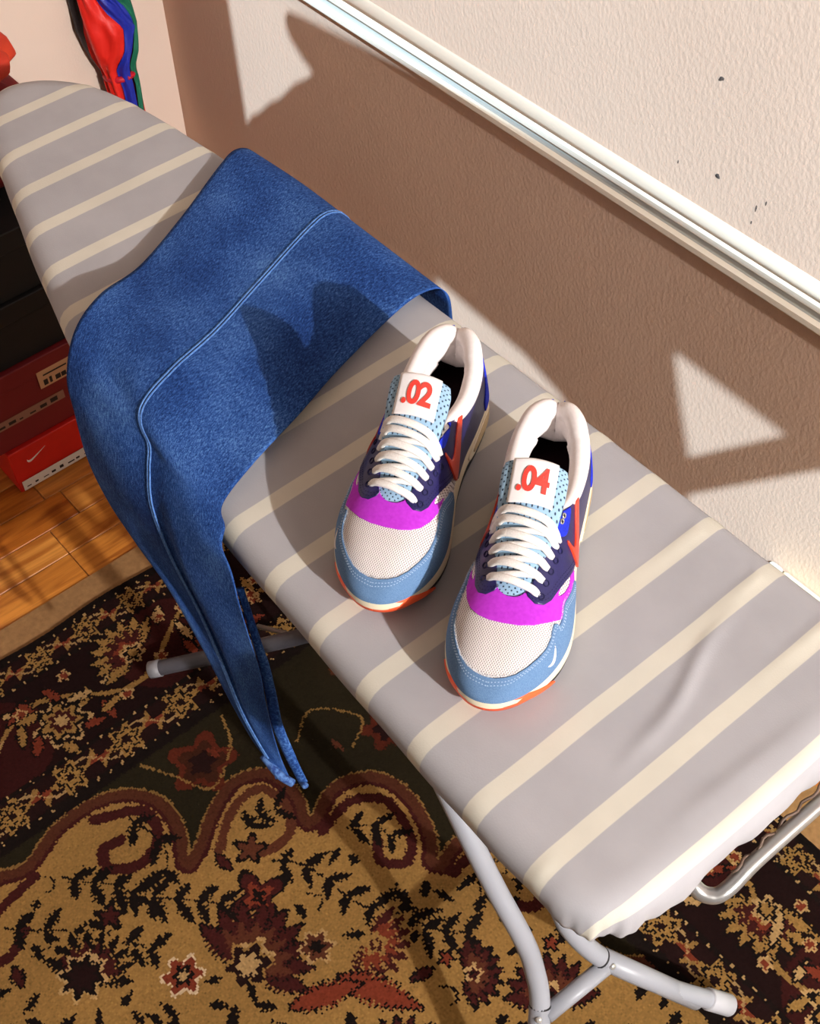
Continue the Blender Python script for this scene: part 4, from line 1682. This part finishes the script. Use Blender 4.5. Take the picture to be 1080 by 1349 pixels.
    for f_, sc in lev:
        rim = []
        for s, seq in ((-1, range(NL)), (1, range(NL - 2, 0, -1))):
            for k in seq:
                u_ = uu_[k]
                zb_, zt_ = float(z_bot(np.array(u_))) + .004, float(z_top(np.array(u_)))
                hw = float(half_w(np.array([u_]), s)[0])
                z_ = zb_ + (zt_ - zb_) * f_
                # side groove line
                rim.append((s * hw * sc + float(cx(u_)), SL / 2 + (u_ - .5) * SL * (.985 + .015 * sc) + (sc - 1) * .0 + (.004 * (f_ - .3) if u_ < .03 else 0), z_))
        V += rim
    for i in range(len(lev) - 1):
        for k in range(ring_n):
            a_, b_ = i * ring_n + k, i * ring_n + (k + 1) % ring_n
            Fc.append((a_, b_, b_ + ring_n, a_ + ring_n))
    Fc.append(tuple(range(ring_n)))
    Fc.append(tuple(range((len(lev) - 1) * ring_n, len(lev) * ring_n)))
    ms = mesh('midsole', FX(V), Fc, SM['mid'], root)
    # air window in the heel, both sides
    for s in (-1, 1):
        gu, gv = np.meshgrid(np.linspace(.04, .36, 60), np.linspace(0, 1, 26), indexing='ij')
        hw = half_w(gu, s)
        sc = np.interp(gv, [l_[0] for l_ in lev], [l_[1] for l_ in lev])
        zb_, zt_ = z_bot(gu) + .004, z_top(gu)
        P_ = np.stack([s * hw * sc + cx(gu), gu * SL, zb_ + (zt_ - zb_) * gv], -1)
        N_ = np.zeros_like(P_)
        N_[..., 0] = s
        for nm, sh, off, m_ in (('window_frame', 1.0, .0012, SM['mid']), ('air_window', .72, .0016, SM['air'])):
            pl = catmull([(.20 - .135 * sh, .45), (.20 - .09 * sh, .45 + .26 * sh), (.20 + .02, .45 + .27 * sh), (.20 + .12 * sh, .45 + .16 * sh),
                          (.20 + .14 * sh, .45), (.20 + .10 * sh, .45 - .20 * sh), (.20 - .06 * sh, .45 - .24 * sh)], 50, True)
            g_ = poly_sdf(gu * SL, gv * .035, [(p[0] * SL, p[1] * .035) for p in pl])
            V, Fc = march(P_, N_, g_, off, .0014)
            mesh(nm, FX(V), Fc, m_, ms)
    # --- outsole: black tread with the orange toe piece
    def sole_band(name, m_, u0, u1, z0, z1, sc0, sc1, ramp=0):
        V, Fc = [], []
        n_ = 70
        us_ = u0 + (u1 - u0) * (.5 - .5 * np.cos(np.linspace(0, 1, n_) * math.pi)) if u1 >= 1 or u0 <= 0 else np.linspace(u0, u1, n_)
        for zf_, sc in ((z0, sc0), (z0 + .3 * (z1 - z0), sc1), (z1, sc1)):
            for s, seq in ((-1, range(n_)), (1, range(n_ - 1, -1, -1))):
                for k in seq:
                    u_ = us_[k]
                    hw = float(half_w(np.array([u_]), s)[0])
                    V.append((s * hw * sc + float(cx(u_)), SL / 2 + (u_ - .5) * SL * (.995 + .02 * (sc - .95)), float(z_bot(np.array(u_))) + zf_ * (1 - ramp * (1 - min(1, (u_ - u0) / (u1 - u0) * 1.25) ** .8))))
        rn = 2 * n_
        for i in range(2):
            for k in range(rn):
                a_, b_ = i * rn + k, i * rn + (k + 1) % rn
                Fc.append((a_, b_, b_ + rn, a_ + rn))
        Fc.append(tuple(range(rn)))
        Fc.append(tuple(range(2 * rn, 3 * rn)))
        return mesh(name, FX(V), Fc, m_, root)
    sole_band('outsole', SM['black'], .0, .90, .0, .0075, .90, .985)
    sole_band('toe_bumper', SM['orange'], .84, 1.0, .0, .0190, .93, 1.022, .85)
    # --- tongue
    TGX, TGW = [.412, .428, .47, .53, .63, .735], [.0265, .0285, .0285, .0262, .0215, .0170]
    tp = catmull([(.735, .0700), (.70, .0762), (.64, .0865), (.57, .0985), (.51, .1120), (.465, .1230), (.435, .1305), (.412, .1365)], 44)
    hwid = np.interp(tp[:, 0], TGX, TGW)
    V, Fc, UVt = [], [], []
    na = 21
    for layer in (0, 1):
        for i in range(len(tp)):
            for k in range(na):
                f_ = -1 + 2 * k / (na - 1)
                x_ = f_ * hwid[i]
                drop = .20 * x_ * x_ / .03
                puff = .0045 * (1 - f_ * f_) ** .6
                zc = tp[i, 1] - drop + (puff if layer == 0 else -.004 - puff * .4)
                yc = tp[i, 0] * SL
                V.append((x_ + float(cx(tp[i, 0])), yc, zc))
                UVt.append((x_, i * .0031 + layer * .2, 0))
    nt = len(tp) * na
    for i in range(len(tp) - 1):
        for k in range(na - 1):
            a_ = i * na + k
            Fc.append((a_, a_ + 1, a_ + na + 1, a_ + na))
            Fc.append((nt + a_, nt + a_ + na, nt + a_ + na + 1, nt + a_ + 1))
    for i in range(len(tp) - 1):
        for k in (0, na - 1):
            a_ = i * na + k
            Fc.append((a_, a_ + na, nt + a_ + na, nt + a_))
    for k in range(na - 1):
        for i in (0, len(tp) - 1):
            a_ = i * na + k
            Fc.append((a_, a_ + 1, nt + a_ + 1, nt + a_))
    Vt = V
    tg = mesh('tongue', FX(V), Fc, SM['tongue'], root)
    a = tg.data.attributes.new('weave_uv', 'FLOAT_VECTOR', 'POINT')
    a.data.foreach_set('vector', np.array(UVt, np.float32).ravel())
    # label wrapped over the top of the tongue: follows the tongue's upper face
    def tong(u_, x_):
        zc = np.interp(-u_, -tp[:, 0], tp[:, 1])
        hw = np.interp(u_, TGX, TGW)
        f_ = np.clip(x_ / hw, -1, 1)
        return np.array([x_ + float(cx(u_)), u_ * SL, zc - .20 * x_ * x_ / .03 + .0045 * (1 - f_ * f_) ** .6])

    def tong_n(u_, x_):
        p = tong(u_, x_)
        a_ = tong(u_ + .004, x_) - p
        b_ = tong(u_, x_ + .001) - p
        n_ = np.cross(b_, a_)
        n_ /= np.linalg.norm(n_)
        return n_ if n_[2] > 0 else -n_
    lu = np.linspace(.508, .4135, 18)
    lx = np.linspace(-.0190, .0190, 14)
    V, Fc = [], []
    for u_ in lu:
        for x_ in lx:
            V.append(tong(u_, x_) + tong_n(u_, x_) * .0016)
    top = [(.4115, .0010, .0), (.4095, -.0020, 0), (.4105, -.008, 0), (.413, -.016, 0)]
    for (u_, dz, _) in top:
        for x_ in lx:
            p = tong(.4135, x_)
            V.append(np.array([p[0], u_ * SL, p[2] + dz + .0008]))
    m_r = len(lu) + len(top)
    for i in range(m_r - 1):
        for k in range(13):
            a_ = i * 14 + k
            Fc.append((a_, a_ + 1, a_ + 15, a_ + 14))
    lab = mesh('tongue_label', FX(V), Fc, SM['label'], tg)
    sol = lab.modifiers.new('thickness', 'SOLIDIFY')
    sol.thickness = .0008
    sol.offset = 0
    # digits on the label (read from the toe end)
    dm_ = text_mesh(number, .0235)
    cu_, V = .4560, []
    for v in dm_.vertices:
        u_ = cu_ + (-v.co.y) / SL * .93
        x_ = -v.co.x * flip
        V.append(tong(u_, x_) + tong_n(u_, x_) * .0029)
    mesh('digits', FX(V), [tuple(p.vertices) for p in dm_.polygons], SM['red'], tg, False)
    # --- laces
    # image-left side is local +x (looking from the toe); eyelet rows
    rowu = [.552, .587, .623, .660, .700]
    sx = 1 * 1.0

    def thr_x(u_):
        return float(np.interp(u_, TWX, TWY)) + .0075

    def upper_z(u_, x_):
        ths = np.linspace(-1, 1, 300)
        p = upper_pt(np.full(300, u_), ths)
        return float(np.interp(x_ + float(cx(u_)), p[:, 0], p[:, 2]))

    def lace(ua, ub, lift, w_, name='lace', hi=.0):
        """strap from world-left (+x side before flip) at ua to the other side at ub"""
        xa, xb = thr_x(ua), -thr_x(ub)
        P, ups = [], []
        n_ = 22
        for k in range(n_):
            f_ = k / (n_ - 1)
            x_ = xa + (xb - xa) * f_
            u_ = ua + (ub - ua) * f_ + .004 * math.sin(math.pi * f_)
            hwt = float(np.interp(u_, TGX, TGW))
            zt = tong(u_, np.clip(x_, -hwt * .98, hwt * .98))[2]
            zu = upper_z(u_, x_ * 1.0)
            zz2 = max(zt if abs(x_) < hwt else -1, zu) + .0036 + lift * math.sin(math.pi * f_) ** .6
            if k in (0, n_ - 1):
                zz2 -= .0032
            P.append((x_ + float(cx(u_)), u_ * SL, zz2))
        P = np.array(P)
        for _ in range(4):
            P[1:-1] = .25 * P[:-2] + .5 * P[1:-1] + .25 * P[2:]
        ws = np.full(n_, w_)
        ws[[0, -1]] = w_ * .7
        ws[[1, -2]] = w_ * .95
        V, Fc = sweep(P, ws, .0020, n=12, up=(0, .3, 1), power=.7)
        # these run in picture space terms, so they are not mirrored with the upper
        return mesh(name, V, Fc, SM['lace'], root)
    for k in range(4):
        lace(rowu[k + 1] - .004, rowu[k] + .010, .0002, .0027)        # under crossing, the other diagonal
    for k, u_ in enumerate(rowu):
        lace(u_ - .006, u_ + .016, .0030 if k else .0036, .0036)
    lace(rowu[0] - .027, rowu[0] - .006, .0046, .0036)
    # --- eyelets
    for k, u_ in enumerate(rowu):
        for s in (-1, 1):
            ue = u_ + (-.006 if s > 0 else .016)
            x_ = s * (thr_x(ue) + .0022)
            ths = np.linspace(0, 1, 200)
            p = upper_pt(np.full(200, ue), s * flip * ths)
            kk = int(np.argmin(np.abs(p[:, 0] - float(cx(ue)) - x_ * flip)))
            c_ = p[kk]
            i_, j_ = int(np.argmin(np.abs(U1 - ue))), int(np.argmin(np.abs(T1 - s * flip * ths[kk])))
            n_ = NNu[i_, j_]
            c_ = c_ + n_ * .0020
            c_ = np.array([c_[0] * flip, c_[1], c_[2]])
            n_ = np.array([n_[0] * flip, n_[1], n_[2]])
            e1 = np.cross(n_, [0, 1, 0])
            e1 /= np.linalg.norm(e1)
            e2 = np.cross(n_, e1)
            ring = np.array([c_ + .0026 * (math.cos(a_) * e1 + math.sin(a_) * e2) for a_ in np.linspace(0, 2 * math.pi, 17)])
            V, Fc = sweep(ring, .0007, n=6, up=tuple(n_), cap=False)
            mesh('eyelet', V, Fc, SM['thread_n'], root)
    # metal loops on the ankle tabs
    for s in (-1, 1):
        for du_ in (.476, .495):
            ths = np.linspace(0, 1, 400)
            tt = 1 - (.565 + (du_ - .476) * .6)
            c_ = upper_pt(np.array([du_]), np.array([s * tt]))[0]
            i_, j_ = int(np.argmin(np.abs(U1 - du_))), int(np.argmin(np.abs(T1 - s * tt)))
            n_ = NNu[i_, j_]
            c_ = c_ + n_ * .0034
            e1 = np.cross(n_, [0, 1, 0])
            e1 /= np.linalg.norm(e1)
            e2 = np.cross(n_, e1)
            ring = np.array([c_ + .0018 * (math.cos(a_) * e1 + 1.25 * math.sin(a_) * e2) for a_ in np.linspace(0, 2 * math.pi, 17)])
            V, Fc = sweep(ring, .0007, n=6, up=tuple(n_), cap=False)
            mesh('metal_eyelet', FX(V), Fc, SM['metal'], tabs[s])
            disc = [c_ + .0013 * (math.cos(a_) * e1 + 1.25 * math.sin(a_) * e2) + n_ * .0002 for a_ in np.linspace(0, 2 * math.pi, 13)[:-1]]
            mesh('eyelet_hole', FX(disc), [tuple(range(12))], SM['hole'], tabs[s], False)
    # --- stitching along the mudguard (double row), eyestay edge and overlay
    for s, Pm in ((-1, mud_lat), (1, mud_med)):
        mp_ = np.array(Pm[2:-2])
        for gap, tn in ((.016, 0), (.030, 1)):
            sh = np.array([(p[0] + gap * .55 * (1 if p[1] > .55 else .4), max(.02, min(1, p[1]) - (gap * 1.6 if p[1] < .9 else 0))) for p in mp_])
            sh = catmull(sh, 120)
            stitch([(p[0], s * (1 - min(1, p[1]))) for p in sh], .0019, root, SM['thread'], flip, .0028, .0011, .0005)
        # frayed raw edge
        fr_ = catmull(mp_, 200)
        V, Fc = [], []
        for p in fr_:
            for _ in range(2):
                u_, s1 = p[0] + rs.uniform(-.002, .002), min(1, p[1]) + rs.uniform(-.004, .006)
                b_ = upper_pt(np.array([u_]), np.array([s * (1 - min(1, s1))]))[0] + np.array([0, 0, .0016])
                d_ = np.array([rs.uniform(-1, 1), rs.uniform(-1, .4), rs.uniform(.2, 1)])
                d_ = d_ / np.linalg.norm(d_) * rs.uniform(.0008, .0024)
                sd = np.array([.00022, .0001, 0])
                k0 = len(V)
                V += [b_ - sd, b_ + sd, b_ + d_]
                Fc.append((k0, k0 + 1, k0 + 2))
        fo = mesh('frayed_edge', FX(V), Fc, SM['thread_w'], root)
        fo['kind'] = 'stuff'
        nv_ = np.array(navy_c[2:-4])
        for gap in (.018, .034):
            sh = catmull(np.array([(p[0] - gap * .6, p[1] + gap * .8) for p in nv_]), 90)
            stitch([(p[0], s * (1 - min(.97, p[1]))) for p in sh], .0021, root, SM['thread_n'], flip, .0030, .0012, .0005)
    return root


def shoe_at(toe, heel_dir_deg, flip, number, label):
    """place so the toe tip of the sole stands at the given point"""
    a = math.radians(heel_dir_deg)          # direction the toe points to
    rz_ = a - math.pi / 2
    tx, ty = toe
    off = Matrix.Rotation(rz_, 3, 'Z') @ Vector((.006 * flip, SL, 0))
    return make_shoe((tx - off.x, ty - off.y, BZ + .0018), rz_, flip, number, label)


shoe_at((-.574, .4045), -58.5, -1, '.02', 'blue, white and purple sneaker with .02 on its tongue, nearer the draped jeans')
shoe_at((-.4330, .4115), -54.5, 1, '.04', 'blue, white and purple sneaker with .04 on its tongue, farther from the jeans')
